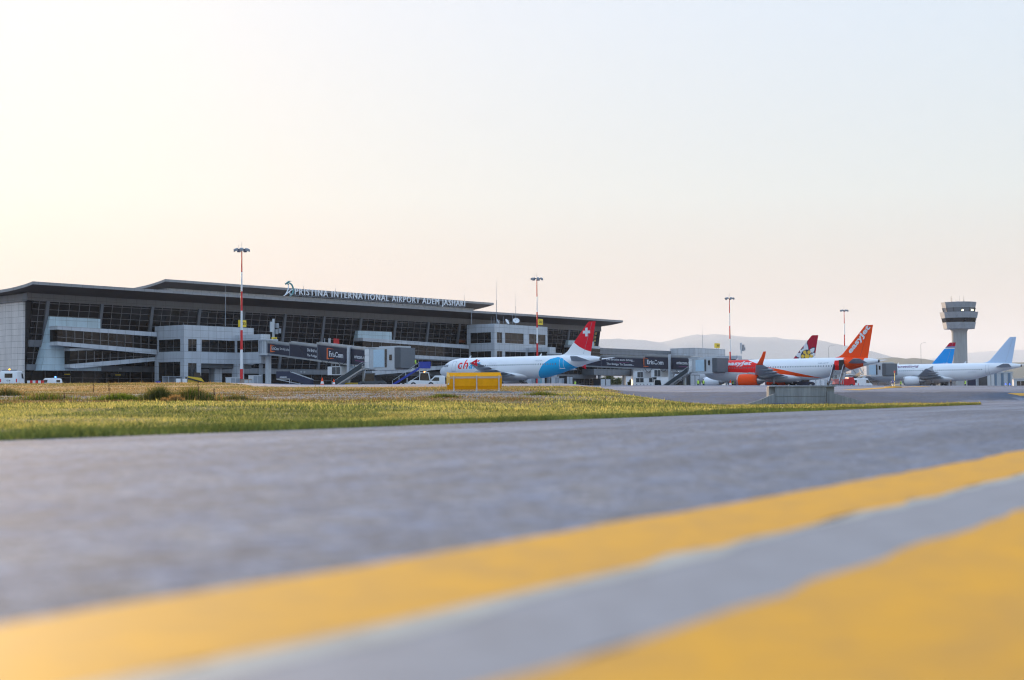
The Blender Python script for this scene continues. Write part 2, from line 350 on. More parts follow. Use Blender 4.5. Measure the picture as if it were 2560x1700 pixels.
tag(mb.build('ground', mat('far_ground', (.10, .10, .05), 1, var=.3, scale=.01)), 'dull green open ground around the airfield', 'ground', kind='structure')

# painted lines (thin sheets of paint 4 mm above the asphalt)
def paintmat(name, col):
    m = bpy.data.materials.new(name); m.use_nodes = True; t = m.node_tree; b = t.nodes['Principled BSDF']; b.inputs['Roughness'].default_value = .8; b.inputs['Specular IOR Level'].default_value = .2
    g = t.nodes.new('ShaderNodeNewGeometry'); n = t.nodes.new('ShaderNodeTexNoise'); n.inputs['Scale'].default_value = 7; n.inputs['Detail'].default_value = 10; n.inputs['Roughness'].default_value = .7
    t.links.new(g.outputs['Position'], n.inputs[0]); cr = t.nodes.new('ShaderNodeValToRGB'); e = cr.color_ramp.elements
    e[0].position = .38; e[1].position = .60; e[0].color = (*[x*.74+.03 for x in col], 1); e[1].color = (*col, 1)
    t.links.new(n.outputs[0], cr.inputs[0]); t.links.new(cr.outputs[0], b.inputs['Base Color']); return m
m_line = paintmat('taxiway_yellow_paint', (.70, .335, .02))
m_edgew = paintmat('pale_edge_paint', (.44, .43, .38))
def gp(px, py, z=-.35):
    v = ray(px, py); P = v*(z/v.z); return P
def stripe(name, up, lo, m, label, z=-.346, rag=.022):
    def pts(l, n=260):
        Q = [gp(x, y, z) for x, y in l]; L = np.array([(q.x, q.y) for q in Q])
        # straight fit with a slight bend (quadratic in distance along the line)
        d = (L[-1]-L[0]); ln = np.hypot(*d); d /= ln; nn = np.array((-d[1], d[0])); a = (L-L[0])@d; b = (L-L[0])@nn
        co = np.polyfit(a, b, 2 if len(l) > 2 else 1); A = np.linspace(-6, ln+45, n); B = np.polyval(co, np.clip(A, -1.5, ln+1))
        sl0 = np.polyval(np.polyder(co), -1.5); sl1 = np.polyval(np.polyder(co), ln+1)
        B = B+np.where(A < -1.5, (A+1.5)*sl0, 0)+np.where(A > ln+1, (A-ln-1)*sl1, 0)
        B = B+(np.random.rand(n)-.5)*rag*2
        return [tuple(L[0]+d*x+nn*y) for x, y in zip(A, B)]
    a = pts(up); b = pts(lo); mb = MB(); n = len(a)
    mb.add([(x, y, z) for x, y in a]+[(x, y, z) for x, y in b], [(i, i+1, n+i+1, n+i) for i in range(n-1)])
    return tag(mb.build(name, m), label, 'painted line', kind='structure')
stripe('taxiway_line', [(0, 1561), (640, 1460), (1280, 1349), (1920, 1242), (2560, 1124)], [(640, 1620), (1280, 1482), (1920, 1333), (2560, 1184)], m_line, 'far yellow line of the double taxiway edge marking')
stripe('taxiway_line_border', [(640, 1618), (1280, 1480), (1920, 1331), (2560, 1182)], [(640, 1672), (1280, 1514), (1920, 1350), (2560, 1193)], m_edgew, 'pale worn border along the near side of the far yellow line', z=-.3465)
m_worn = paintmat('worn_grey_paint', (.27, .275, .295))
stripe('worn_strip', [(640, 1660), (1280, 1505), (1920, 1345), (2560, 1190)], [(1280, 1705), (1920, 1498), (2560, 1280)], m_worn, 'pale worn grey strip between the two yellow lines', z=-.3475)
stripe('taxiway_line', [(1280, 1695), (1920, 1490), (2560, 1273)], [(1500, 2900), (2560, 1850)], m_line, 'broad near yellow line of the double taxiway edge marking')
# guide lines on the apron beyond the headwall
def drape(name, pts, wdt, label, m=m_line):
    mb = MB(); V = []
    P = []
    for (a, b) in zip(pts, pts[1:]):
        for k in range(30): P.append(Vector(a).lerp(Vector(b), k/30))
    for i, q in enumerate(P[:-1]):
        d = (P[i+1]-q).normalized(); n_ = Vector((-d.y, d.x))*wdt/2
        for sg in (-1, 1):
            r = q+n_*sg; V.append((r.x, r.y, gz(r)+.015))
    k = len(V)//2; mb.add(V, [(2*i, 2*i+1, 2*i+3, 2*i+2) for i in range(k-1)])
    return tag(mb.build(name, m), label, 'painted line', kind='structure')
def gpt(px, py):   # point of the real ground seen at a pixel (march along the ray)
    v = ray(px, py); v = v/v.y; Y = 5.
    while Y < 400:
        if v.z*Y < gz((v.x*Y, Y)): break
        Y += .25
    return (v.x*Y, Y)
drape('apron_line', [gpt(2125, 975.5), gpt(2225, 969), gpt(2320, 966)], 1.6, 'curved yellow guide line leading past the small blue sign')
drape('apron_line', [gpt(2535, 987), gpt(2600, 986)], 1.0, 'short yellow line at the right edge of the apron')

# ------------------------------------------------------------------ hills and haze
def hill_mesh(name, prof, D, deep, col, label, seed, noise=14):
    pxs = np.linspace(prof[0][0], prof[-1][0], 420); ys = np.interp(pxs, [a for a, b in prof], [b for a, b in prof])
    ker = np.ones(9)/9; ys = np.convolve(np.pad(ys, 4, mode='edge'), ker, 'valid')
    rows = 26; V = []
    az = (pxs-1280)/F; hor = 1000-.0052*(pxs-1280); H = (hor-ys)/F*D
    for j in range(rows):
        u = j/(rows-1)*2-1.0; Y = D+u*deep; k = np.cos(np.clip(u, -1, 1)*math.pi/2)**1.15
        X = az*D*(1+.0*u); nz = (vnoise(X+seed*977, np.full_like(X, Y), 260, seed)-.5)*noise*4+(vnoise(X, np.full_like(X, Y), 60, seed+1)-.5)*noise+(vnoise(X, np.full_like(X, Y), 18, seed+2)-.5)*noise*.35
        Z = H*k*(1+.0*u)+nz*k*(.9 if abs(u) > .02 else .35)-2*(1-k)
        V += [(a, Y, max(-2, b)) for a, b in zip(X, Z)]
    n = len(pxs); mb = MB(); mb.add(V, [(j*n+i, j*n+i+1, (j+1)*n+i+1, (j+1)*n+i) for j in range(rows-1) for i in range(n-1)])
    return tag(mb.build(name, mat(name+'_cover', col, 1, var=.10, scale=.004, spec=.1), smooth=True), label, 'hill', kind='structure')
hill_mesh('hills', [(1000, 900), (1300, 862), (1480, 852), (1540, 854), (1600, 857), (1640, 858.5), (1680, 850), (1740, 840.5), (1800, 837.5), (1860, 841), (1920, 846), (1960, 851), (1990, 857), (2010, 855.5), (2035, 856), (2055, 860), (2080, 869), (2120, 880), (2160, 892), (2200, 902), (2300, 912), (2600, 930)], 14000, 3600, (.24, .275, .285), 'broad hazy hill rising behind the apron', 3, 14)  # pale bluish colour carries part of the haze
hill_mesh('hills', [(1500, 960), (2100, 905), (2200, 903), (2280, 902), (2330, 896), (2400, 884), (2480, 877), (2560, 875), (2700, 870), (2900, 868)], 20000, 3300, (.24, .275, .285), 'faint farthest ridge behind the control tower', 8, 5)  # same haze-paled colour as the nearer hill
hill_mesh('far_woods', [(2100, 985), (2180, 898), (2215, 896), (2235, 900), (2262, 896.5), (2280, 900), (2300, 905), (2400, 912), (2500, 909), (2560, 907), (2760, 900)], 7000, 1500, (.045, .06, .035), 'dull green wooded rise in front of the far ridge', 21, 3)
hz = MB().box(-25000, 25000, -700, 28000, -3.4, 1100)
hm = bpy.data.materials.new('haze_air'); hm.use_nodes = True; ht = hm.node_tree; ht.nodes.clear()
ho = ht.nodes.new('ShaderNodeOutputMaterial'); hv = ht.nodes.new('ShaderNodeVolumePrincipled')
hv.inputs['Color'].default_value = (.93, .95, 1.0, 1); hv.inputs['Density'].default_value = .00006; hv.inputs['Anisotropy'].default_value = .0
ht.links.new(hv.outputs[0], ho.inputs['Volume'])
hob = hz.build('haze', hm); tag(hob, 'thin pale evening haze in the air', 'haze', kind='stuff')

# ------------------------------------------------------------------ grass blades, weeds, stones
def scatter(name, X, Y, H, Wd, C, lean, label, seg=1):
    n = len(X); Z = ground_z(X, Y)-.01; a = np.random.rand(n)*math.tau; bx = np.cos(a)*Wd/2; by = np.sin(a)*Wd/2
    la = np.random.rand(n)*math.tau; lx = np.cos(la)*lean*H; ly = np.sin(la)*lean*H
    if seg == 1:
        v = np.stack([np.stack([X-bx, Y-by, Z], 1), np.stack([X+bx, Y+by, Z], 1), np.stack([X+lx, Y+ly, Z+H], 1)], 1).reshape(-1, 3)
        f = np.arange(3*n).reshape(-1, 3); k = 3
    me = bpy.data.meshes.new(name); me.vertices.add(len(v)); me.vertices.foreach_set('co', v.astype(np.float32).ravel())
    me.loops.add(3*n); me.loops.foreach_set('vertex_index', f.ravel().astype(np.int32)); me.polygons.add(n)
    me.polygons.foreach_set('loop_start', np.arange(0, 3*n, 3, dtype=np.int32)); me.update(calc_edges=True)
    at = me.color_attributes.new('tint', 'FLOAT_COLOR', 'POINT')
    c = np.repeat(np.concatenate([C, np.ones((n, 1))], 1), k, axis=0); at.data.foreach_set('color', c.astype(np.float32).ravel())
    me.materials.append(m_blade); o = bpy.data.objects.new(name, me); COL.objects.link(o)
    return tag(o, label, 'grass', kind='stuff')
m_blade = leafmat('grass_blade', 'tint')
def samp(n, y0, y1, pw=1.0):
    Y = (np.random.rand(n)*(y1**(2*pw)-y0**(2*pw))+y0**(2*pw))**(1/(2*pw)); r = np.random.uniform(-.395, .40, n); X = r*Y
    k = (dist_edge(X, Y) > .0) & ~is_paved(X, Y); return X[k], Y[k]
def zones(X, Y):
    """0 near green, 1 gravelly brown-olive slope, 2 dry crest; warped so that the borders wander"""
    px = 1280+F*X/Y; wv = (vnoise(X, Y, 9, 51)-.5)*16+(vnoise(X, Y, 3, 52)-.5)*7; yy = Y+wv*sstep(Y, 30, 60)
    mid = sstep(yy, 41, 50)*(1-sstep(yy, 80, 88)); dry = sstep(yy, 80, 88)
    rt = sstep(px, 1280, 1420); mid = mid*(1-.82*rt); dry = dry*(1-.5*rt)
    return mid, dry
def blade_color(X, Y):
    n1 = vnoise(X, Y, 4, 31); n2 = vnoise(X, Y, 1.2, 32); n3 = vnoise(X, Y, 7, 33); n = len(X); r = np.random.rand(n); d = dist_edge(X, Y)
    C_ = lambda *c: np.array(c)
    green = C_(.13, .15, .038); lime = C_(.32, .29, .085); dark = C_(.05, .07, .022); yg = C_(.42, .34, .10)
    c = np.where((r < .30)[:, None], green, np.where((r < .60)[:, None], lime, np.where((r < .82)[:, None], yg, dark)))
    c = np.where(((n1 < .38) & (r > .5))[:, None], dark, c)
    c = np.where(((d < 1.3+2.0*n3) & (r > .12))[:, None], dark*np.where(r > .6, 1.5, .9)[:, None], c)  # blades by the taxiway edge darkened: shadow band put into their colour
    r2 = np.random.rand(n); olive = C_(.12, .115, .035); brown = C_(.17, .095, .04); rust = C_(.22, .11, .05); straw = C_(.42, .32, .15)
    m_ = np.where((r2 < .34)[:, None], olive, np.where((r2 < .62)[:, None], brown, np.where((r2 < .76)[:, None], rust, np.where((r2 < .88)[:, None], straw, green))))
    dgold = C_(.36, .25, .10); dk = np.where((r2 < .5)[:, None], dgold, np.where((r2 < .72)[:, None], straw, np.where((r2 < .9)[:, None], brown, C_(.16, .15, .05))))
    dk = np.where(((n3 > .52) & (r < .6))[:, None], C_(.17, .17, .05), dk)
    c = c*1.6; mid, dry = zones(X, Y); q = np.random.rand(n)
    c = np.where((q < mid)[:, None], m_, np.where((q < mid+dry)[:, None], dk, c))
    return c*(.7+.6*n2[:, None])*(.85+.3*np.random.rand(n, 1))
def density(X, Y):
    g = gravel_amt(X, Y); mid, dry = zones(X, Y); return (np.random.rand(len(X)) > g*.72) & (np.random.rand(len(X)) > mid*(.05+.45*(vnoise(X, Y, 2.2, 77) > .55)))
X, Y = samp(210000, 11, 34, .8); k = density(X, Y); X, Y = X[k], Y[k]
near = dist_edge(X, Y) < 1.5
H = (.022+.05*np.random.rand(len(X)))*(.4+1.1*vnoise(X, Y, .8, 40))*np.where(near, 1.7, 1)
scatter('grass', X, Y, H, .008+.007*np.random.rand(len(X)), blade_color(X, Y), .75, 'green grass strip along the edge of the taxiway')
X, Y = samp(330000, 34, 84, .8); k = density(X, Y); X, Y = X[k], Y[k]
H = (.03+.05*np.random.rand(len(X)))*(.4+1.1*vnoise(X, Y, 1.5, 41))*np.where(np.random.rand(len(X)) < .02, 2.2, 1); slabx = (np.abs(X+1.9) < 3) & (Y > 66) & (Y < 77); H = np.where(slabx, H*.45, H)
scatter('grass', X, Y, H, .016+.016*np.random.rand(len(X)), blade_color(X, Y), .4, 'mixed green and dry grass on the slope behind the taxiway')
X, Y = samp(190000, 84, 136, .8); H = (.04+.055*np.random.rand(len(X)))*(.3+1.2*vnoise(X, Y, 2, 42))*np.where(np.random.rand(len(X)) < .02, 2.5, 1)
scatter('grass', X, Y, H, .03+.025*np.random.rand(len(X)), blade_color(X, Y), .35, 'dry orange grass along the crest of the verge')
# named clumps of tall weeds
def tuft(px, py, Yd, wid, hgt, n, cols, label, low=False):
    P = ony(px, py, Yd); g = bpy.data.objects.new('grass_tuft', None)
    bpy.data.objects.remove(g); mb = MB(); C = []
    for i in range(n):
        x = max(-.6*wid, min(.6*wid, random.gauss(0, wid*.27))); y = max(-.4*wid, min(.4*wid, random.gauss(0, wid*.2))); r = math.hypot(x, y)
        h = hgt*random.uniform(.25, 1.0)**1.0*(.55+.45*math.exp(-(x/(wid*.33))**2)); b = random.random()*math.tau; wd = random.uniform(.007, .014)
        lx, ly = random.gauss(0, .22)*h, random.gauss(0, .22)*h
        bx, by = wd*math.cos(b), wd*math.sin(b)
        mb.add([(x-bx, y-by, -.05), (x+bx, y+by, -.05), (x+lx*.5+bx*.7, y+ly*.5+by*.7, h*.6), (x+lx*.5-bx*.7, y+ly*.5-by*.7, h*.6), (x+lx*1.3, y+ly*1.3, h)], [(0, 1, 2, 3), (3, 2, 4)])
        C += [tuple(np.array(random.choice(cols))*random.uniform(.7, 1.3))]*5
    o = mb.build('grass_tuft', m_blade, fixn=False, loc=(P.x, P.y, gz(P)))
    at = o.data.color_attributes.new('tint', 'FLOAT_COLOR', 'POINT'); at.data.foreach_set('color', np.concatenate([np.array(C), np.ones((len(C), 1))], 1).ravel())
    if low: o.name = 'ground_cover'; return tag(o, label, 'ground cover', kind='stuff')
    return tag(o, label, 'grass tuft', group='tall weeds on the verge')
gc = [(.09, .10, .03), (.12, .13, .035), (.17, .15, .05)]; dc = [(.45, .27, .1), (.38, .24, .09), (.3, .17, .06)]; lc = [(.14, .18, .02), (.2, .24, .03)]
tuft(398, 1010, 50, 1.1, .66, 1500, gc, 'largest dark green weed clump, left of the pale orange plume clump')
tuft(480, 1008, 51, 1.7, .60, 1900, gc+lc[:1]+dc[:1], 'dark green weed clump right of the pale orange plume clump')
tuft(438, 1022, 46, .5, .30, 520, dc, 'pale orange plume clump between two dark green weed clumps')
tuft(410, 1026, 45, .25, .2, 200, dc, 'small pale orange plume just left of the larger plume clump')
tuft(115, 997, 56, 2.6, .36, 1100, gc+lc+dc[1:2], 'wide olive weed clump at the far left of the slope')
tuft(300, 1005, 52, 1.7, .34, 1400, lc+gc[:1], 'bright green low weed clump left of the dark clumps')
tuft(8, 986, 70, 2.0, .5, 900, gc+dc[2:], 'dark bush like weed clump at the left edge of the picture')
tuft(1110, 1002, 55, 1.2, .20, 700, gc+lc, 'low green weed clump in front of the yellow sign', True)
tuft(1350, 997, 60, 1.5, .2, 700, gc+lc, 'low green weed clump right of the yellow sign', True)
tuft(590, 1002, 54, 1.5, .26, 900, gc+dc[1:2], 'low olive weed clump right of the tall weeds', True)
for px, py, Yd, h, lb in ((233, 1010, 50, .62, 'single dry brown stalk left of the green clump'), (272, 985, 50, .7, 'thin dry stalk with a dark seed head rising above the green clump'), (495, 990, 50, .72, 'tall dark dock stalk above the right weed clump'), (535, 1015, 46, .42, 'short brown dock stalk right of the weed clumps'), (160, 1030, 42, .34, 'thin brown stalk near the left edge of the slope')):
    P = ony(px, py, Yd); mb = MB(); z0 = 0; mb.tube([(0, 0, -.05), (.03, 0, h*.5), (-.02, .02, h)], .007, 5)
    for k in range(14):
        t_ = .55+.45*k/14; mb.lathe([(.001, -.02), (.013, 0), (.001, .03)], (random.uniform(-.012, .012), random.uniform(-.012, .012), h*t_), n=5)
    tag(mb.build('dry_stalk', mat('dock_brown', (.10, .045, .02), .9), loc=(P.x, P.y, gz(P))), lb, 'weed stalk', group='dry stalks on the verge')
# stones of the gravel patches
def stones(n, label):
    X, Y = samp(n*14, 48, 86); g = gravel_amt(X, Y); k = np.random.rand(len(X)) < g*.9; X, Y = X[k][:n], Y[k][:n]; mb = MB()
    for x, y in zip(X, Y):
        r = random.uniform(.02, .055); z = gz((x, y))
        vs = [(x+r*random.uniform(.6, 1.2)*a, y+r*random.uniform(.6, 1.2)*b, z+r*.55*random.uniform(.6, 1.2)*c+.01) for a, b, c in ((1, 0, 0), (0, 1, 0), (-1, 0, 0), (0, -1, 0), (0, 0, 1))]
        mb.add(vs, [(0, 1, 4), (1, 2, 4), (2, 3, 4), (3, 0, 4)])
    tag(mb.build('gravel', mat('gravel_stone', (.26, .26, .28), .9, var=.4, scale=9), fixn=False), label, 'gravel', kind='stuff')
stones(4500, 'loose grey gravel on the slope around the yellow sign slab')
# ------------------------------------------------------------------ terminal building (local x = s, y = p, z = height over the eye)
def zk(z, s): return z+.005*(s-140)*z/20
def facade(root_sp):
    s0, p0 = root_sp
    def L(s, p, z): return (s-s0, p-p0, z)
    return L
TS, TP = 143., 213.
term = thing('airport_terminal', 'long grey terminal building with an outward leaning dark glass front and thin overhanging roofs', 'terminal building', sp(TS, TP), ROT)
L = facade((TS, TP)); GZ0 = 2.1
def Lk(s, p, z): return L(s, p, zk(z, s))
S1, S2 = 143.4, 318.0
LEAN = lambda z: 215-1.9*(z-6.6)/10.9
# body behind the glass, ledge, upper band
mb = MB(); a, b = 142.76, S2-.4
mb.hexa([Lk(a, 216, GZ0), Lk(b, 216, GZ0), Lk(b, 296, GZ0), Lk(a, 296, GZ0)], [Lk(a, 215.4, 18), Lk(b, 215.4, 18), Lk(b, 296, 17.5), Lk(a, 296, 17.5)])
mb.build('wall', m_panel_d, term)
mb = MB(); mb.hexa([L(S1, 214.6, 5.55), L(S2, 214.6, 5.6), L(S2, 216, 5.6), L(S1, 216, 5.55)], [L(S1, 214.6, 6.6), L(S2, 214.6, 6.65), L(S2, 216, 6.65), L(S1, 216, 6.6)])
mb.build('ledge', m_ledge, term)
mb = MB(); mb.hexa([Lk(S1-1, 212.9, 17.5), Lk(S2, 212.9, 17.5), Lk(S2, 215.3, 17.5), Lk(S1-1, 215.3, 17.5)], [Lk(S1-1, 212.9, 18.8), Lk(S2, 212.9, 18.8), Lk(S2, 215.3, 18.8), Lk(S1-1, 215.3, 18.8)])
mb.build('upper_band', panel('upper_band_panels', (.135, .13, .135), 2.2, 3), term)
# end wall
mb = MB(); mb.hexa([L(142.3, 214.2, GZ0), L(142.75, 214.2, GZ0), L(142.75, 296, GZ0), L(142.3, 296, GZ0)], [L(142.3, 214.2, 17.3), L(142.75, 214.2, 17.3), L(142.75, 296, 16.3), L(142.3, 296, 16.3)])
mb.build('end_wall', m_panel_end, term)
mb = MB(); mb.hexa([L(142.0, 213.9, 17.3), L(S1-1, 213.2, 17.4), L(S1-1, 296, 16.3), L(142.0, 296, 16.3)], [L(142.0, 213.9, 18.6), L(S1-1, 213.2, 18.8), L(S1-1, 296, 17.6), L(142.0, 296, 17.6)])
mb.build('end_band', m_panel_d, term)
# roofs: swept slab with a profile along p
def roof_slab(name, s0, s1, pe, ztop, prof, back, inner, zin, fas=.5):
    mb = MB(); V = []
    tops = [(pe+q, ztop+dz) for q, dz in prof]
    for s in (s0, s1):
        V.append([Lk(s, p, z) for p, z in tops])
    n = len(tops)
    mb.mi = 0; mb.add(V[0]+V[1], [(i, i+1, n+i+1, n+i) for i in range(n-1)])           # top
    mb.mi = 1                                                                          # fascia front
    mb.add([Lk(s0, pe, ztop), Lk(s1, pe, ztop), Lk(s1, pe, ztop-fas), Lk(s0, pe, ztop-fas)], [(0, 1, 2, 3)])
    e = [(p, z-fas) for p, z in tops]
    for s in (s0, s1):
        mb.add([Lk(s, p, z) for p, z in tops]+[Lk(s, p, z) for p, z in e], [(i, i+1, n+i+1, n+i) for i in range(n-1)])
    mb.mi = 2                                                                          # soffit: slopes down from the edges to the wall line
    def low(p):
        i = np.interp(p, [x for x, _ in e], [z for _, z in e]); return i
    k = inner; so = []
    pp = [pe]+[p for p, _ in tops if p > pe+k+.1]
    A = [Lk(s0, p, low(p)) for p, _ in tops]; B = [Lk(s0+k*.75, max(p, pe+k), min(low(max(p, pe+k)), 99)-zin) for p, _ in tops]
    mb.add(A+B, [(i, i+1, n+i+1, n+i) for i in range(n-1)])
    mb.add([Lk(s0, pe, ztop-fas), Lk(s1, pe, ztop-fas), Lk(s1-k*.9, pe+k, low(pe+k)-zin), Lk(s0+k*.75, pe+k, low(pe+k)-zin)], [(0, 1, 2, 3)])
    pb = tops[-1][0]
    mb.add([Lk(s1, pe, ztop-fas), Lk(s1, pb, low(pb)), Lk(s1-k*.9, pb, low(pb)-zin), Lk(s1-k*.9, pe+k, low(pe+k)-zin)], [(0, 1, 2, 3)])
    mb.add([Lk(s0+k*.75, pe+k, low(pe+k)-zin), Lk(s1-k*.9, pe+k, low(pe+k)-zin), Lk(s1-k*.9, pb, low(pb)-zin), Lk(s0+k*.75, pb, low(pb)-zin)], [(0, 1, 2, 3)])
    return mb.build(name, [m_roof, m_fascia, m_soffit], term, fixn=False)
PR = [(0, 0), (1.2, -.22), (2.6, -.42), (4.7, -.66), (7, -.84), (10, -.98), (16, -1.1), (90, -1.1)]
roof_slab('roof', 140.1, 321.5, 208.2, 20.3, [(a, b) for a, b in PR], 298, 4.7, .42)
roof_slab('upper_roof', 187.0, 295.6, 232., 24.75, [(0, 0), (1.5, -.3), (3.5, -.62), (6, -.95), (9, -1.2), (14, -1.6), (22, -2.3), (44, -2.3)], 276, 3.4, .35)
mb = MB(); mb.hexa([Lk(190.5, 235.6, 18.6), Lk(291.5, 235.6, 18.6), Lk(291.5, 270, 18.6), Lk(190.5, 270, 18.6)], [Lk(190.5, 235.6, 23.4), Lk(291.5, 235.6, 23.4), Lk(291.5, 270, 22), Lk(190.5, 270, 22)])
mb.build('upper_wall', m_upwall, term)
# leaning columns, glass bays with mullions
cols = [146.3+11.19*k for k in range(16)]
def lean_box(mb, s0, s1, z0, z1, out, dep=.3):
    q = lambda s, z, o: Lk(s, LEAN(z)-o, z)
    mb.hexa([q(s0, z0, out), q(s1, z0, out), q(s1, z0, out-dep), q(s0, z0, out-dep)], [q(s0, z1, out), q(s1, z1, out), q(s1, z1, out-dep), q(s0, z1, out-dep)])
for c in cols:
    mb = MB(); lean_box(mb, c-.32, c+.32, 6.6, 17.5, .42, .45); mb.build('column', m_col, term)
for k, c in enumerate([S1-.2]+cols[:-1]):
    a = c+.32; b = (cols[0] if k == 0 else c+11.19)-.32
    mb = MB(); lean_box(mb, a, b, 6.6, 17.5, .05, .2); g = mb.build('window', m_glass, term)
    mb = MB(); nn = 2 if k == 0 else 5
    for i in range(1, nn): x = a+(b-a)*i/nn; lean_box(mb, x-.045, x+.045, 6.6, 17.5, .11, .055)
    z = 17.1
    while z > 6.7:
        lean_box(mb, a, b, z-.035, z+.035, .12, .06); z -= 1.065
    lean_box(mb, a, b, 17.42, 17.5, .12, .06); mb.build('mullions', m_mull, g)
mb = MB(); lean_box(mb, cols[-1]+.32, S2-.2, 6.6, 17.5, .05, .2); mb.build('window', m_glass, term)
# horizontal member and white corner piece at the left end
mb = MB(); lean_box(mb, S1, 146.0, 9.55, 10.75, .5, .4); mb.build('band', m_panel_d, term)
mb = MB(); mb.box(*[0, 0, 0, 0, 0, 0]) if 0 else None
# ground floor: doors, shop glass, solid panels
x = S1
gf = [(S1, 147.5, 'p'), (147.5, 181, 'g'), (181, 204, 'p2'), (204, 209, 'p'), (209, 218, 'g'), (218, 226, 'p'), (226, 247, 'd'), (247, 318, 'g')]
for a, b, t_ in gf:
    mb = MB(); mb.box(a-TS, b-TS, 215.3-TP, 216-TP, GZ0, 5.55)
    if t_ in 'gdp2':
        g = mb.build('shopfront', m_glass, term)
        if t_ == 'g':
            mb = MB(); n = int((b-a)/2.4)
            for i in range(n+1): q = a+(b-a)*i/n; mb.box(q-.05-TS, q+.05-TS, 215.2-TP, 215.32-TP, GZ0, 5.55)
            mb.box(a-TS, b-TS, 215.22-TP, 215.3-TP, 4.3, 4.37); mb.build('mullions', m_mull, g)
    else: mb.build('wall_panel', m_panel, term)
for px, sx in ((166, 1.6), (293, 1.6)):
    s_ = spx(px, 215.1); mb = MB(); mb.box(s_-TS-sx, s_-TS+sx, 1.85, 2.15, 4.65, 5.25); bx = mb.build('door_sign', m_black, term)
    mb = MB(); mb.box(s_-TS-.6, s_-TS+.6, 1.82, 1.85, 4.86, 5.02); mb.build('yellow_strip', m_yel, bx)  # plain yellow bar in place of the sign lettering
# polygons of panels and glass set before the leaning front: boarding corridors and their pale frames
def poly_px(pts, pf, pb, name, m, parent=None):
    P = []
    for x_, y_ in pts:
        s_, z_ = onp(x_, y_, pf); P.append(L(s_, pf, z_))
    mb = MB(); mb.prism(P, (0, pb-pf, 0)); return mb.build(name, m, parent or term)
def corridor(fr, top, gl, bot, pf, pm, nm=12, hz_=.62, label=None):
    if fr: poly_px(fr, pm, 215, 'corridor_frame', m_panel_w)
    poly_px(top, pf, pm+.4, 'corridor_band', m_panel if pf > 209.9 else m_panel)
    g = poly_px(gl, pf+.12, pm+.4, 'corridor_window', m_glass)
    poly_px(bot, pf, pm+.4, 'corridor_band', m_panel)
    # mullions between top-left, top-right, bottom-right, bottom-left corners
    q = [Vector(L(*((lambda r: (r[0], pf, r[1]))(onp(x_, y_, pf))))) for x_, y_ in (gl[0], gl[1], gl[-2], gl[-1])]
    mb = MB()
    for i in range(1, nm):
        t_ = i/nm; a_ = q[0].lerp(q[1], t_); b_ = q[3].lerp(q[2], t_); mb.bar(a_+Vector((0, .06, 0)), b_+Vector((0, .06, 0)), .08, .1)
    a_ = q[0].lerp(q[3], hz_); b_ = q[1].lerp(q[2], hz_); mb.bar(a_+Vector((0, .06, 0)), b_+Vector((0, .06, 0)), .1, .07)
    mb.build('mullions', m_mull, g)
corridor([(125, 791), (251, 797.4), (251, 826), (150, 818), (150, 866), (175, 869), (175, 916), (253, 919), (253, 927), (105, 926)],
         [(143.7, 814), (392, 830.8), (392, 841.5), (143.7, 823.6)], [(143.7, 823.6), (392, 841.5), (392, 874), (143.7, 853.5)], [(143.7, 853.5), (392, 874), (392, 886.3), (143.7, 863)], 210.4, 212.7)
corridor(None, [(173.5, 871), (217, 869.7), (262, 873.5), (262, 875), (175, 877)], [(175, 877), (390, 879), (390, 892.5), (175, 910.4)], [(175, 910.4), (390, 892.5), (390, 902.5), (190, 921), (175, 919)], 211.0, 212.7, 11, .7)
corridor([(895, 826.7), (979.4, 830), (979.4, 850), (915, 846), (915, 928), (890, 928)],
         [(907, 844.3), (1172, 862.5), (1172, 872), (907, 852.5)], [(907, 852.5), (1172, 872), (1172, 895), (907, 880.6)], [(907, 880.6), (1172, 895), (1172, 903.5), (907, 889)], 210.4, 212.7, 12, .55)
corridor(None, [(930, 890), (1172, 905), (1172, 907), (930, 892)], [(930, 892), (1172, 907), (1172, 909), (930, 927)], [(930, 927), (1172, 909), (1172, 918), (930, 938)], 211.0, 212.7, 10, .6)
corridor([(1421, 850.6), (1485, 854), (1485, 880), (1432, 878), (1432, 920), (1418, 920)], [(1430, 862), (1500, 866), (1500, 872), (1430, 868)], [(1430, 868), (1500, 872), (1500, 890), (1430, 886)], [(1430, 886), (1500, 890), (1500, 898), (1430, 893)], 210.6, 212.7, 3, .5)
# things seen through the glass: a red portal, pale display panels, an orange wall
for pl, m_, nm in (([(834, 846), (848, 847), (848, 861), (834, 860)], m_red, 'red_portal'), ([(821, 845), (827, 845.5), (827, 861), (821, 860.5)], m_lgrey, 'display_panel'), ([(810, 845), (813, 845.3), (813, 858), (810, 857.6)], m_mgrey, 'display_panel'), ([(1143, 852), (1144, 848), (1150, 843), (1158, 841), (1164, 842), (1164, 857), (1143, 856)], mat('orange_wall', (.33, .09, .03), .7), 'orange_wall')):
    z_ = onp(pl[0][0], pl[0][1], 213.6)[1]; pp = LEAN(z_/1.02)-.09
    poly_px(pl, pp, pp+.03, nm, m_)
z_ = onp(841, 853, 213.6)[1]; pp = LEAN(z_/1.02)-.1; poly_px([(838.5, 850), (844.5, 850.4), (844.5, 858.5), (838.5, 858)], pp, pp+.02, 'portal_opening', m_glass)
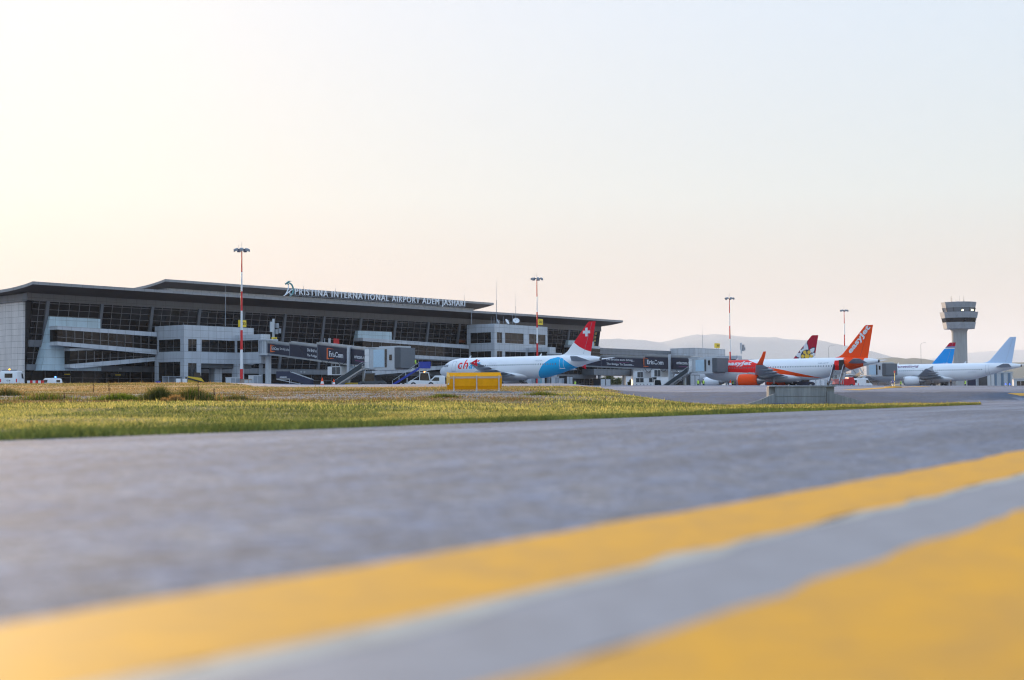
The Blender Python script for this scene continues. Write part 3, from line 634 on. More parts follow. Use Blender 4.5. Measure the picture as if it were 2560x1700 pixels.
# end of the facade: glass strip with its yellow light reflection painted in as amber
mb = MB(); q = lambda s, z, o: Lk(s, LEAN(z)-o, z)
for i in range(9): z_ = 9.2+i*.92; mb.hexa([q(315.2, z_, .08), q(316.1, z_, .08), q(316.1, z_, .04), q(315.2, z_, .04)], [q(315.2, z_+.62, .08), q(316.1, z_+.62, .08), q(316.1, z_+.62, .04), q(315.2, z_+.62, .04)])
mb.build('yellow_strip', mat('amber_reflection', (.42, .30, .08), .3), term)
for px in (236, 300, 540, 752, 760, 1075):  # small wall lamps
    s_, z_ = onp(px, 925, 214.6); mb = MB(); mb.box(s_-.25-TS, s_+.25-TS, 1.45, 1.6, 5.95, 6.15); mb.build('wall_lamp', m_lgrey, term)
# elevated pier towards the far gates
pier = thing('boarding_pier', 'long low elevated glass pier running from the terminal to the farthest gate building', 'pier building', sp(311.5, 211), ROT)
PL = 41.0
for z0, z1, m_, dy, nm in ((12.1, 13.75, m_ledge, 0, 'fascia'), (10.6, 12.1, m_glass, .2, 'window'), (9.5, 10.6, m_ledge, 0, 'fascia'), (8.1, 9.5, m_glass, .2, 'window'), (6.5, 8.1, m_ledge, 0, 'fascia')):
    mb = MB(); mb.box(0, PL, dy, 5.5, z0, z1); g = mb.build(nm, m_, pier)
    if nm == 'window':
        mb = MB()
        for i in range(1, 20): mb.box(i*PL/20-.06, i*PL/20+.06, dy-.06, dy+.02, z0, z1)
        if z0 > 10:
            for i in range(0, 12): mb.bar((1+i*2.1, dy-.03, z0+.1), (2+i*2.1, dy-.03, z1-.1), .16, .05)
        mb.build('mullions', mat('amber_frame', (.35, .26, .09), .5) if z0 > 10 else m_mull, g)
for sx in (4, 16, 28): mb = MB(); mb.box(sx, sx+.7, .8, 1.5, GZ0-.1, 6.5); mb.build('column', m_lgrey, pier)

# ------------------------------------------------------------------ gate buildings ("nodes")
def wall_cells(mb, fn, a0, a1, z0, z1, wins, dep):
    A = sorted(set([a0, a1]+[x for w in wins for x in w[:2]])); Z = sorted(set([z0, z1]+[x for w in wins for x in w[2:]]))
    for i in range(len(A)-1):
        for j in range(len(Z)-1):
            ca, cz = (A[i]+A[i+1])/2, (Z[j]+Z[j+1])/2
            if any(w[0] < ca < w[1] and w[2] < cz < w[3] for w in wins): continue
            fn(mb, A[i], A[i+1], Z[j], Z[j+1], dep)
def node(label, s0, Ln, ztop, upper, pieces):
    """box s0..s0+Ln by p 203..211, a projecting neck at its right part; upper adds a storey"""
    r = thing('gate_building', label, 'gate building', sp(s0, 203.1), ROT, 'gate buildings')
    G = 2.0; W = 8.2; nk0, nk1, nkp = 12.2, 14.4, -7.1
    lev = [(9.15, 11.35)]
    if upper: lev.append((13.3, 15.75))
    h3 = Ln/3
    # core (dark inside)
    MB().box(.3, Ln-.3, .3, W, 6.2, ztop-.3).build('core', m_dgrey, r)
    # left face (x = 0, y from 0 to W)
    wl = [(1.0, 7.2, a, b) for a, b in lev]+[(1.0, 7.2, 2.9, 7.25)]
    f1 = lambda mb, a, b, c, d, dep: mb.box(0, dep, a, b, c, d)
    mb = MB(); wall_cells(mb, f1, 0, W, G, ztop, wl, .3)
    # front face: ground part only at the left (x<5.4), beyond it starts at z 7.0
    wf = []
    for a, b in lev:
        wf += [(1.0, 3.0, a, b), (4.1, nk0-.0 if b < 12 else nk0-.9, a, b)]
        if b < 12: wf += [(nk1+.2, Ln-.9, a, b)]
        else: wf += [(nk0+1.3, Ln-.8, a, b)]
    f2 = lambda mb, a, b, c, d, dep: mb.box(a, b, 0, dep, c, d)
    fr = [(a, b, c, d) for a, b, c, d in wf]
    wall_cells(mb, f2, .3, 4.0, G, 7.0, [(1.0, 3.0, 2.9, 7.0)], .3)
    wall_cells(mb, f2, .3, Ln, 7.0, ztop, wf, .3)
    mb.box(.3, Ln, .3, W, ztop-.25, ztop-.05); mb.box(4.0, Ln, .3, W, 6.98, 7.2); mb.box(Ln-.3, Ln, .3, W, 7.2, ztop-.3)
    mb.box(3.7, 4.0, .3, W, G, 6.98)
    mb.build('wall', m_panel, r)
    def glass(x0, x1, y0, y1, z0, z1, n, horiz=True):
        g = MB().box(x0, x1, y0, y1, z0, z1).build('window', m_glass2, r); mb = MB()
        if x1-x0 > y1-y0:
            for i in range(1, n): q = x0+(x1-x0)*i/n; mb.box(q-.04, q+.04, y0-.05, y0+.02, z0, z1)
            if horiz: mb.box(x0, x1, y0-.055, y0+.02, z0+(z1-z0)*.33-.03, z0+(z1-z0)*.33+.03)
        else:
            for i in range(1, n): q = y0+(y1-y0)*i/n; mb.box(x0-.05, x0+.02, q-.04, q+.04, z0, z1)
            if horiz: mb.box(x0-.055, x0+.02, y0, y1, z0+(z1-z0)*.33-.03, z0+(z1-z0)*.33+.03)
        mb.build('mullions', m_mull, g)
    for a, b, c, d in wl: glass(.15, .25, a, b, c, d, 3)
    for a, b, c, d in wf+[(1.0, 3.0, 2.9, 7.0)]: glass(a, b, .15, .25, c, d, max(2, round((b-a)/2.1)))
    # neck
    mb = MB(); wn = [(-6.3, -.4, 9.15, 11.35)]
    wall_cells(mb, lambda mb, a, b, c, d, dep: mb.box(nk0, nk0+dep, a, b, c, d), nkp, 0, 7.0, 12.4, wn, .3)
    mb.box(nk0+.3, nk1, nkp, nkp+.3, 7.0, 12.4); mb.box(nk1-.3, nk1, nkp+.3, 0, 7.0, 12.4); mb.box(nk0+.3, nk1-.3, nkp+.3, 0, 12.1, 12.35); mb.box(nk0+.3, nk1-.3, nkp+.3, 0, 7.05, 7.3)
    mb.build('bridge_neck', m_panel, r)
    g = MB().box(nk0+.12, nk0+.2, -6.3, -.4, 9.15, 11.35).build('window', m_glass2, r); mb = MB()
    for q in (-4.4, -2.4): mb.box(nk0+.06, nk0+.13, q-.04, q+.04, 9.15, 11.35)
    mb.box(nk0+.05, nk0+.13, -6.3, -.4, 9.85, 9.91); mb.build('mullions', m_mull, g)
    for x0, x1, y0 in ((8.6, 10.4, 1.6), (12.0, 13.6, -.9)): MB().box(x0, x1, y0, y0+1.6, G, 6.98).build('column', m_panel, r)
    MB().box(nk0+.6, nk0+1.1, nkp+.8, nkp+1.3, G, 7.0).build('column', m_mgrey, r)
    return r
node('nearest grey two storey gate building with the yellow 203 sign on its roof', 168.0, 16.8, 13.9, False, None)
node('tall grey three storey gate building with satellite dishes on its roof', 258.9, 21.0, 17.7, True, None)
node('farthest grey gate building with the yellow 201 sign on its roof', 350.9, 17.4, 14.5, False, None)

# roof fittings: stand number signs, dishes, whip antennas
def num_sign(txt, px, y0, y1, p, wpx, label, post=1.2):
    s0, z1 = onp(px, y0, p); _, z0 = onp(px, y1, p); s1 = spx(px+wpx, p); wd = s1-s0
    r = thing('stand_number_sign', label, 'sign', sp(s0, p, z0-post), ROT, 'yellow stand number signs')
    MB().box(0, wd, 0, wd*.25, post, post+z1-z0).build('sign_box', m_yel, r)
    b = r.children[0]; mb = MB(); map_geo(mb, text_geo(txt, bold=.02, width=wd*.78, height=(z1-z0)*.42), lambda v: (wd*.11+v.x, -.02-v.z*.1, post+(z1-z0)*.29+v.y)); mb.build('lettering', m_black, b)
    mb = MB(); mb.box(wd*.2, wd*.28, .2, .3, 0, post); mb.box(wd*.7, wd*.78, .2, .3, 0, post); mb.build('post', m_mgrey, r)
num_sign('203', 599, 800, 817, 203.6, 16.5, 'yellow 203 sign half hidden by the nearest floodlight mast', .1)
num_sign('202', 1346, 797, 811.5, 204.5, 12, 'yellow 202 sign on the roof with the satellite dishes', .1)
num_sign('201', 1790, 858, 869.5, 205.5, 10, 'yellow 201 sign on the farthest gate building roof', .3)
num_sign('203A', 681.5, 843, 850, 194.5, 11, 'small yellow sign on the neck of the nearest gate building', .1)
def whip(px, ytop, ybot, p, r_, label):
    s_, z1 = onp(px, ytop, p); z0 = onp(px, ybot, p)[1]; b = sp(s_, p, z0); h = z1-z0
    r = thing('whip_antenna', label, 'antenna', b, ROT, 'thin antennas on the roofs')
    MB().cyl((0, 0, 0), (0, 0, h*.55), r_, r_*.8, 6).build('mast', m_mgrey, r); MB().cyl((0, 0, h*.55), (0, 0, h), r_*.55, r_*.25, 6).build('rod', m_lgrey, r)
    return r
whip(564, 712, 816, 206, .06, 'tall thin antenna on the nearest gate building roof')
whip(1241, 702, 809, 206, .08, 'tallest antenna, left of the middle satellite dish')
whip(1289, 729, 809, 206, .06, 'tall antenna above the largest satellite dish')
whip(1160.5, 720, 757, 238, .06, 'thin antenna on the upper roof above the end of the lettering')
whip(759, 705, 728, 238, .05, 'left one of two short antennas on the upper roof above the lettering')
whip(839, 712, 731, 238, .05, 'right one of two short antennas on the upper roof above the lettering')
whip(1179, 779, 811, 206, .09, 'short mast at the left end of the dish roof')
whip(1228, 790, 810, 206, .06, 'short antenna left of the tallest antenna')
whip(1235, 790, 810, 206.5, .06, 'short antenna just left of the tallest antenna')
whip(1259, 790, 810, 206, .06, 'short antenna left of the middle satellite dish')
whip(1281, 785, 810, 206, .06, 'short antenna between the middle and the largest dish')
whip(1756, 810, 869, 206, .07, 'tall thin antenna on the farthest gate building roof')
whip(459, 806, 812, 204, .03, 'tiny antenna at the corner of the nearest gate building roof')
def dish(px, py, wpx, tilt, turn, label):
    s_, z_ = onp(px, py, 205.5); D_ = sp(s_, 205.5).length; rr = wpx/F*D_/2; zr = 17.72
    r = thing('satellite_dish', label, 'satellite dish', sp(s_, 205.5, zr), ROT, 'satellite dishes on the gate building roof')
    MB().cyl((0, .2, 0), (0, .2, z_-zr), .08, .06, 8).build('stand', m_mgrey, r)
    mb = MB(); n = 20; V = []; rings = 5
    M_ = Matrix.Translation((0, 0, z_-zr)) @ Matrix.Rotation(R_(turn), 4, 'Z') @ Matrix.Rotation(R_(90-tilt), 4, 'X')
    for off in (0, -.06):
        V.append(M_ @ Vector((0, 0, -rr*.22+off)))
        for j in range(1, rings+1):
            q = j/rings
            for i in range(n): V.append(M_ @ Vector((rr*q*math.cos(math.tau*i/n), rr*q*math.sin(math.tau*i/n), -rr*.22*(1-q*q)+off)))
    k = 1+rings*n; Fs = []
    for o_ in (0, k):
        Fs += [(o_, o_+1+i, o_+1+(i+1) % n) for i in range(n)]
        for j in range(rings-1): Fs += [(o_+1+j*n+i, o_+1+(j+1)*n+i, o_+1+(j+1)*n+(i+1) % n, o_+1+j*n+(i+1) % n) for i in range(n)]
    Fs += [(1+(rings-1)*n+i, 1+(rings-1)*n+(i+1) % n, k+1+(rings-1)*n+(i+1) % n, k+1+(rings-1)*n+i) for i in range(n)]
    mb.add(V, Fs); mb.build('reflector', m_white, r, smooth=True)
    mb = MB(); f_ = M_ @ Vector((0, 0, rr*.75))
    for a in (0, 2.1, 4.2): mb.cyl(M_ @ Vector((rr*.95*math.cos(a), rr*.95*math.sin(a), 0)), f_, .025, n=5)
    mb.cyl(f_, M_ @ Vector((0, 0, rr*.6)), .08, n=8); mb.build('feed_arm', m_lgrey, r)
dish(1245.5, 804, 12.5, 25, 50, 'smallest white satellite dish, leftmost on the gate building roof')
dish(1268.5, 803.5, 15, 30, 12, 'middle white satellite dish facing the apron')
dish(1290.5, 801, 17, 40, -45, 'largest white satellite dish, tilted upwards to the right')

# ------------------------------------------------------------------ roof lettering and emblem
rs = thing('roof_lettering', 'large silver letters spelling the airport name along the roof edge', 'sign', sp(202, 208.9, 19.9), ROT)
sA, zA = onp(737.5, 741, 208.9); sB, zB = onp(1162.5, 770.5, 208.9)
geo = text_geo('PRISTINA INTERNATIONAL AIRPORT ADEM JASHARI', depth=.16, bold=-.004, spacing=1.22, width=sB-sA, height=1.66)
vs, fs = geo; par = list(range(len(vs)))
def fnd(i):
    while par[i] != i: par[i] = par[par[i]]; i = par[i]
    return i
for f in fs:
    for i in f[1:]: par[fnd(i)] = fnd(f[0])
isl = {}
for f in fs: isl.setdefault(fnd(f[0]), []).append(f)
groups = []
for k_, ff in isl.items():
    ids = sorted({i for f in ff for i in f}); groups.append([min(vs[i].x for i in ids), max(vs[i].x for i in ids), ff])
groups.sort(key=lambda g: g[0]); merged = []
for g in groups:   # front, back and sides of one letter come as separate islands
    if merged and g[0] < merged[-1][1]-.25*min(g[1]-g[0], merged[-1][1]-merged[-1][0]) : merged[-1][1] = max(merged[-1][1], g[1]); merged[-1][2] = merged[-1][2]+g[2]
    else: merged.append(list(g))
m_letter = mat('letter_metal', (.74, .78, .82), .4, .0)
for a, b, ff in merged:
    ids = sorted({i for f in ff for i in f}); ix = {v: i for i, v in enumerate(ids)}
    mb = MB()
    mb.add([(sA-202+vs[i].x, -vs[i].z, zA-19.9+(zB-zA)*vs[i].x/(sB-sA)+vs[i].y) for i in ids], [tuple(ix[i] for i in f) for f in ff]); mb.build('letter', m_letter, rs)
mb = MB(); n = 60
for i in range(n):
    x_ = sA-202+(sB-sA)*(i+.5)/n; z_ = zA-19.9+(zB-zA)*i/n
    mb.bar((x_, .15, z_+1.3), (x_+.3*(1 if i % 2 else -1), 1.9, z_-.5), .035, .035)
mb.bar((sA-202, .18, zA-19.9+.25), (sB-202, .18, zB-19.9+.25), .07, .07); mb.bar((sA-202, .18, zA-19.9+1.35), (sB-202, .18, zB-19.9+1.35), .07, .07)
mb.build('support_frame', m_mgrey, rs)
# bird emblem: ring arc, slanting body and spread wing
em = thing('roof_emblem', 'teal bird emblem curling around a slender figure at the left of the roof letters', 'emblem', sp(spx(722, 208.9), 208.9, 19.9), ROT)
m_teal = mat('teal_metal', (.10, .30, .32), .4, .2)
def emb(pts, ws, name, m_, dep=.18):
    ws = [w_*.68 for w_ in ws]
    Q = [Vector((onp(x_, y_, 208.9)[0]-onp(722, 741, 208.9)[0], 0, onp(x_, y_, 208.9)[1]-19.9)) for x_, y_ in pts]
    # smooth
    PP = []; WW = []
    for i in range(len(Q)-1):
        for k in range(6):
            t_ = k/6; p0 = Q[max(0, i-1)]; p1 = Q[i]; p2 = Q[i+1]; p3 = Q[min(len(Q)-1, i+2)]
            PP.append(.5*((2*p1)+(p2-p0)*t_+(2*p0-5*p1+4*p2-p3)*t_*t_+(3*p1-p0-3*p2+p3)*t_**3)); WW.append(ws[i]*(1-t_)+ws[i+1]*t_)
    PP.append(Q[-1]); WW.append(ws[-1]); A = []; B = []
    for i, q in enumerate(PP):
        d = (PP[min(i+1, len(PP)-1)]-PP[max(i-1, 0)]).normalized(); nn = Vector((-d.z, 0, d.x))*WW[i]/2; A.append(q+nn); B.append(q-nn)
    mb = MB(); k = len(A); D = Vector((0, dep, 0))
    mb.add(A+B+[a+D for a in A]+[b+D for b in B], [(i, i+1, k+i+1, k+i) for i in range(k-1)]+[(2*k+i, 3*k+i, 3*k+i+1, 2*k+i+1) for i in range(k-1)]+[(i, 2*k+i, 2*k+i+1, i+1) for i in range(k-1)]+[(k+i, k+i+1, 3*k+i+1, 3*k+i) for i in range(k-1)])
    mb.build(name, m_, em)
emb([(714, 710), (722, 707), (729, 711), (733, 719), (733.5, 728), (730, 736), (724, 741)], [.12, .34, .42, .44, .42, .34, .1], 'ring', m_teal)
emb([(729, 703), (723, 703.5), (718, 707), (714, 712)], [.04, .32, .42, .05], 'wing', m_teal)
emb([(713, 708), (718, 709), (723, 712)], [.04, .4, .06], 'beak', m_teal)
emb([(722, 712), (721, 722), (717, 732), (711, 740)], [.1, .22, .22, .06], 'figure', m_letter)
emb([(733, 722), (724, 729), (714, 737), (709, 739)], [.05, .2, .2, .04], 'limb', m_letter)
emb([(724, 729), (727, 736), (734, 737)], [.18, .16, .05], 'limb', m_letter)
# ------------------------------------------------------------------ airliners. Local frame: +y = nose direction, x = to starboard, z up from the tyres; a = metres aft of the nose
A0 = 17.7
SEC = [(0, 3.28, .03, .03), (.12, 3.29, .30, .28), (.35, 3.3, .56, .52), (.8, 3.34, .88, .84), (1.4, 3.42, 1.16, 1.16), (2.1, 3.54, 1.42, 1.48), (3.0, 3.67, 1.64, 1.77), (4.0, 3.75, 1.82, 1.94), (5.2, 3.79, 1.93, 2.04), (6.5, 3.80, 1.975, 2.07)]
SEC += [(a, 3.80, 1.975, 2.07) for a in (9, 12, 15, 18, 21, 23.5)]
SEC += [(a, (t+b)/2, w_, (t-b)/2) for a, t, b, w_ in ((25, 5.87, 1.80, 1.955), (26.5, 5.87, 2.03, 1.90), (28, 5.87, 2.38, 1.80), (29.5, 5.865, 2.78, 1.66), (31, 5.85, 3.2, 1.47), (32.5, 5.82, 3.62, 1.24), (34, 5.75, 4.0, .98), (35.3, 5.66, 4.3, .74), (36.4, 5.54, 4.52, .52), (37.3, 5.4, 4.7, .34), (37.57, 5.36, 4.74, .30))]
def fus(a):
    A = [q[0] for q in SEC]; return [float(np.interp(a, A, [q[k] for q in SEC])) for k in (1, 2, 3)]
def skin_x(a, z, off=0):
    zc, rw, rh = fus(a); h = max(-.999, min(.999, (z-zc)/rh)); return (rw*math.sqrt(1-h*h))+off
def on_skin(a, z, off=.012):  # port side point
    return (-skin_x(a, z, off), A0-a, z)
def fuselage_bm(nring=48):
    bm = bmesh.new(); rings = []
    for a, zc, rw, rh in SEC:
        rings.append([bm.verts.new((rw*math.sin(t), A0-a, zc+rh*math.cos(t))) for t in [math.tau*i/nring for i in range(nring)]])
    for r0, r1 in zip(rings, rings[1:]):
        for i in range(nring): bm.faces.new((r0[i], r0[(i+1) % nring], r1[(i+1) % nring], r1[i]))
    bm.faces.new(rings[0]); bm.faces.new(rings[-1][::-1]); bmesh.ops.recalc_face_normals(bm, faces=bm.faces); return bm
def paint(bm, poly, mi, test=None):
    """poly: convex list of (a,z); colours the faces inside (both sides)"""
    P = [Vector((A0-a, z)) for a, z in poly]; c = sum(P, Vector((0, 0)))/len(P)
    for i in range(len(P)):
        p, q = P[i], P[(i+1) % len(P)]; d = (q-p); n_ = Vector((-d.y, d.x)).normalized()
        y0, y1 = min(v.x for v in P)-.6, max(v.x for v in P)+.6
        fs = [f for f in bm.faces if any(y0 <= v.co.y <= y1 for v in f.verts) or (min(v.co.y for v in f.verts) <= y0 and max(v.co.y for v in f.verts) >= y1)]
        es = {e for f in fs for e in f.edges}; vs = {v for f in fs for v in f.verts}
        bmesh.ops.bisect_plane(bm, geom=list(vs)+list(es)+fs, plane_co=(0, p.x, p.y), plane_no=(0, n_.x, n_.y))
    for f in bm.faces:
        m = f.calc_center_median(); ok = True; sg = None
        for i in range(len(P)):
            p, q = P[i], P[(i+1) % len(P)]; d = (q-p); cr = d.x*(m.z-p.y)-d.y*(m.y-p.x); cc = d.x*(c.y-p.y)-d.y*(c.x-p.x)
            if cr*cc < 0: ok = False; break
        if ok and (test is None or test(m)): f.material_index = mi
def bm_obj(bm, name, mats, parent, smooth=True):
    me = bpy.data.meshes.new(name); bm.to_mesh(me); bm.free()
    for m_ in mats: me.materials.append(m_)
    if smooth:
        me.polygons.foreach_set('use_smooth', [True]*len(me.polygons)); me.set_sharp_from_angle(angle=R_(35))
    o = bpy.data.objects.new(name, me); COL.objects.link(o); o.parent = parent; return o
def foil(mb, root, tip, n=9):
    """root, tip: (x, a_le, a_te, z, thick)"""
    V = []
    for x, al, at, z, th in (root, tip):
        up = []; lo = []
        for i in range(n):
            t = i/(n-1); c = al+(at-al)*t; h = th*(at-al)*(2.6*math.sqrt(t)*(1-t)**.9)*.5
            up.append((x, A0-c, z+h*1.1)); lo.append((x, A0-c, z-h*.75))
        V += up+lo[::-1]
    k = 2*n; mb.add(V, [(i, (i+1) % k, k+(i+1) % k, k+i) for i in range(k)]+[tuple(range(k))[::-1], tuple(range(k, 2*k))])
pm_white = mat('aircraft_white', (.87, .88, .9), .28, spec=.5, var=.015, scale=.6)
pm_bgrey = mat('aircraft_belly_grey', (.42, .45, .49), .35, var=.05)
pm_wing = mat('wing_grey', (.40, .44, .48), .4, var=.08)
pm_chrome = mat('engine_metal', (.45, .45, .46), .3, .85)
pm_win = mat('cabin_window', (.13, .155, .19), .3)
pm_cblue = mat('livery_light_blue', (.0, .42, .78), .45, spec=.25, var=.02)
pm_cred = mat('livery_red', (.78, .0, .02), .45, spec=.2, var=.03)
pm_orange = mat('livery_orange', (1.0, .075, .0), .45, spec=.2, var=.02)
pm_bred = mat('livery_warm_red', (.92, .01, .01), .45, spec=.2)
pm_crim = mat('livery_crimson', (.45, .0, .03), .45, spec=.2)
pm_sky = mat('livery_sky_blue', (.0, .33, .85), .45, spec=.25, var=.02)
pm_plum = mat('livery_plum', (.13, .03, .11), .4)
pm_pale = mat('livery_pale_blue', (.50, .66, .86), .3, var=.02)
pm_line = mat('door_line', (.32, .36, .42), .5)
pm_dnav = mat('livery_dark_blue', (.012, .03, .09), .4)
pm_gold = mat('livery_yellow', (.85, .55, .05), .4)
# shared meshes
def win_mesh():
    mb = MB(); n = 10; v = [(0, .115*math.cos(math.tau*i/n), .165*math.sin(math.tau*i/n)) for i in range(n)]
    mb.add(v, [tuple(range(n))]); mb.add([(-.006, a, b) for _, a, b in v], [tuple(range(n))]); mb.f += [(i, (i+1) % n, n+(i+1) % n, n+i) for i in range(n)]; mb.m += [0]*n
    o = mb.build('window', pm_win); me = o.data; bpy.data.objects.remove(o); return me
WIN = win_mesh()
def wheel_set(root, x, a, r, wd, twin=True, top=2.2):
    g = MB(); g.cyl((x, A0-a, r), (x, A0-a, top), .12, .15, 10); g.bar((x, A0-a, r+.5), (x*.8, A0-a+.9, top), .1, .1); g.cyl((x-.45, A0-a, r), (x+.45, A0-a, r), .09, n=8)
    leg = g.build('landing_gear', m_lgrey, root)
    for dx in ((-.36, .36) if twin else (0,)):
        MB().lathe([(r*.55, -wd/2), (r*.92, -wd/2), (r, -wd/4), (r, wd/4), (r*.92, wd/2), (r*.55, wd/2)], (x+dx, A0-a, r), 'x', 20).build('tyre', m_black, leg)
        MB().lathe([(r*.2, -wd/2-.01), (r*.54, -wd/2-.01), (r*.54, wd/2+.01), (r*.2, wd/2+.01)], (x+dx, A0-a, r), 'x', 14).build('rim', m_lgrey, leg)
def airliner(label, s_n, p_n, z0, zs=1, drot=0, fin_paint=None, body_paint=(), mats=(), engine_m=pm_white, cone_m=pm_chrome, neo=False, fence=None, sharklet=None, texts=(), scale=1, door=None, wins=True, win_a=(6.4, 29.2), doors=(4.95, 30.1), exits=(14.6, 15.5), belly_m=pm_white, detail=True, finmats=(pm_white,), stab_m=pm_wing, rh_engine=None):
    tl = sp(s_n, p_n)-N*37.57*scale; c = tl+(Matrix.Rotation(drot, 3, 'Z') @ N)*(37.57-A0)*scale; r = thing('airliner', label, 'airliner', (c.x, c.y, z0), ROT+drot, 'airliners parked at the gates'); r.scale = (scale, scale, scale*zs)
    bm = fuselage_bm()
    for poly, mi in body_paint: paint(bm, poly, mi)
    if body_paint: bmesh.ops.recalc_face_normals(bm, faces=bm.faces)
    body = bm_obj(bm, 'fuselage', [pm_white]+list(mats), r)
    if door: pass
    # belly fairing
    mb = MB(); prof = []
    for i in range(15):
        t = i/14; prof.append((11.0+t*12.2, math.sin(math.pi*t)**.45))
    n = 20; V = []
    for a, k in prof:
        for i in range(n): th = math.tau*i/n; V.append((2.18*k*math.cos(th)*1.0, A0-a, 2.35+1.0*k*math.sin(th)))
    mb.add(V, [(j*n+i, j*n+(i+1) % n, (j+1)*n+(i+1) % n, (j+1)*n+i) for j in range(14) for i in range(n)])
    mb.build('belly_fairing', belly_m, r, smooth=True)
    # wings
    for sg in (-1, 1):
        mb = MB(); foil(mb, (sg*1.4, 12.2, 19.8, 2.35, .13), (sg*6.4, 15.05, 20.1, 2.95, .11)); foil(mb, (sg*6.4, 15.05, 20.1, 2.95, .11), (sg*16.9, 21.0, 22.55, 4.35, .10))
        wg = mb.build('wing', pm_wing, r, smooth=True)
        for xx, aa, zz in ((4.2, 19.1, 2.35), (7.4, 19.5, 2.8), (10.6, 20.5, 3.2), (13.6, 21.5, 3.62)):
            MB().lathe([(.02, -1.6), (.17, -.9), (.2, 0), (.14, .8), (.02, 1.5)], (sg*xx, A0-aa, zz), 'y', 8).build('flap_fairing', pm_wing, wg, smooth=True)
        if fence:
            P = [(21.4, 4.35), (22.75, 4.95), (22.95, 4.95), (22.75, 4.35), (22.9, 3.78), (22.7, 3.76)]
            mb = MB(); mb.prism([(sg*16.9, A0-a, z) for a, z in P], (sg*.08, 0, 0)); w2 = mb.build('wingtip_fence', fence, wg)
            if fence is pm_cred and sg < 0:
                mb = MB(); mb.prism([(-17.0, A0-22.35+a*.12, 4.37+b*.12) for a, b in ((-1, -.34), (-.34, -.34), (-.34, -1), (.34, -1), (.34, -.34), (1, -.34), (1, .34), (.34, .34), (.34, 1), (-.34, 1), (-.34, .34), (-1, .34))], (-.01, 0, 0)); mb.build('cross', m_text, w2)
        if sharklet:
            mb = MB(); V = []; ks = [(16.9, 21.0, 22.55, 4.35), (17.35, 21.5, 22.75, 4.55), (17.65, 22.1, 23.1, 5.1), (17.8, 22.65, 23.45, 5.8), (17.95, 23.2, 23.75, 6.75)]
            for x, al, at, z in ks: V += [(sg*x, A0-al, z), (sg*(x+.07), A0-(al+at)/2, z), (sg*x, A0-at, z), (sg*(x-.07), A0-(al+at)/2, z)]
            mb.add(V, [(4*j+i, 4*j+(i+1) % 4, 4*j+4+(i+1) % 4, 4*j+4+i) for j in range(4) for i in range(4)]+[(16, 17, 18, 19)]); mb.build('sharklet', sharklet, wg, smooth=True)
        # engine
        ex = sg*5.75; R1 = 1.25 if neo else 1.08; zc = 1.72 if neo else 1.78; al = 11.2 if neo else 11.5; ln = 4.3 if neo else 3.9
        em_ = rh_engine if (rh_engine and sg > 0) else engine_m
        mb = MB(); mb.lathe([(R1*.80, -.35), (R1*.84, 0), (R1*.93, .08), (R1, -.5), (R1*1.03, -1.3), (R1*1.0, -2.4), (R1*.9, -ln+.5), (R1*.80, -ln), (R1*.76, -ln), (R1*.76, -ln+.4)], (ex, A0-al, zc), 'y', 32)
        e = mb.build('engine', em_, r, smooth=True)
        MB().lathe([(R1*.79, -.4), (R1*.86, .0), (R1*.9, .10), (R1*.96, -.04), (R1*.985, -.28)], (ex, A0-al, zc), 'y', 32).build('intake_lip', pm_chrome, e, smooth=True)
        MB().lathe([(.05, -.1), (R1*.78, -.9), (R1*.78, -1.0)], (ex, A0-al, zc), 'y', 24).build('fan', m_dgrey, e)
        MB().lathe([(R1*.72, -ln+.6), (R1*.62, -ln-.1), (R1*.5, -ln-.75), (R1*.36, -ln-1.0), (R1*.30, -ln-1.0), (.03, -ln-1.75)], (ex, A0-al, zc), 'y', 24).build('exhaust_cone', cone_m, e, smooth=True)
        mb = MB(); mb.prism([(ex-.18, A0-al+y_, z_) for y_, z_ in ((-1.2, zc+R1*.8), (-2.2, zc+R1+.35), (-5.2, 3.0), (-8.0, 2.7), (-6.2, zc+.55), (-4.4, zc+.5))], (.36, 0, 0)); mb.build('pylon', pm_wing, e)
    # tail fin
    T = [(28.2, 5.80, .02), (29.6, 6.05, .16), (30.35, 6.5, .17), (34.95, 11.62, .07), (35.15, 11.76, .05)]; TE = [(35.55, 5.6), (36.62, 11.76)]
    zs = [5.55, 5.87, 6.05, 6.5, 7.2, 8, 9, 10, 11, 11.62, 11.76]
    def fin_le(z): return float(np.interp(z, [5.55, 5.87, 6.05, 6.5, 11.62, 11.76], [28.0, 28.7, 29.6, 30.35, 34.95, 35.2]))
    def fin_te(z): return float(np.interp(z, [5.6, 11.76], [35.45, 36.62]))
    def fin_th(a, z):
        l, t_ = fin_le(z), fin_te(z); u = max(0, min(1, (a-l)/(t_-l))); return .30*(1-.55*(z-5.6)/6.2)*(2.2*math.sqrt(u)*(1-u)**.8)*.55+.015
    bm = bmesh.new(); nn = 19; rows = []
    for z in zs:
        l, t_ = fin_le(z), fin_te(z); us = [(i/(nn-1))**1.6 for i in range(nn)]
        ring = [bm.verts.new((-fin_th(l+(t_-l)*u, z)*(0 if u in (0,) else 1), A0-l-(t_-l)*u, z)) for u in us]
        ring += [bm.verts.new((fin_th(l+(t_-l)*u, z), A0-l-(t_-l)*u, z)) for u in us[::-1]]; rows.append(ring)
    k = 2*nn
    for r0, r1 in zip(rows, rows[1:]):
        for i in range(k): bm.faces.new((r0[i], r0[(i+1) % k], r1[(i+1) % k], r1[i]))
    bm.faces.new(rows[-1]); bm.faces.new(rows[0][::-1])
    for poly, mi in (fin_paint or ()): paint(bm, poly, mi)
    bmesh.ops.recalc_face_normals(bm, faces=bm.faces)
    fin = bm_obj(bm, 'tail_fin', list(finmats), r)
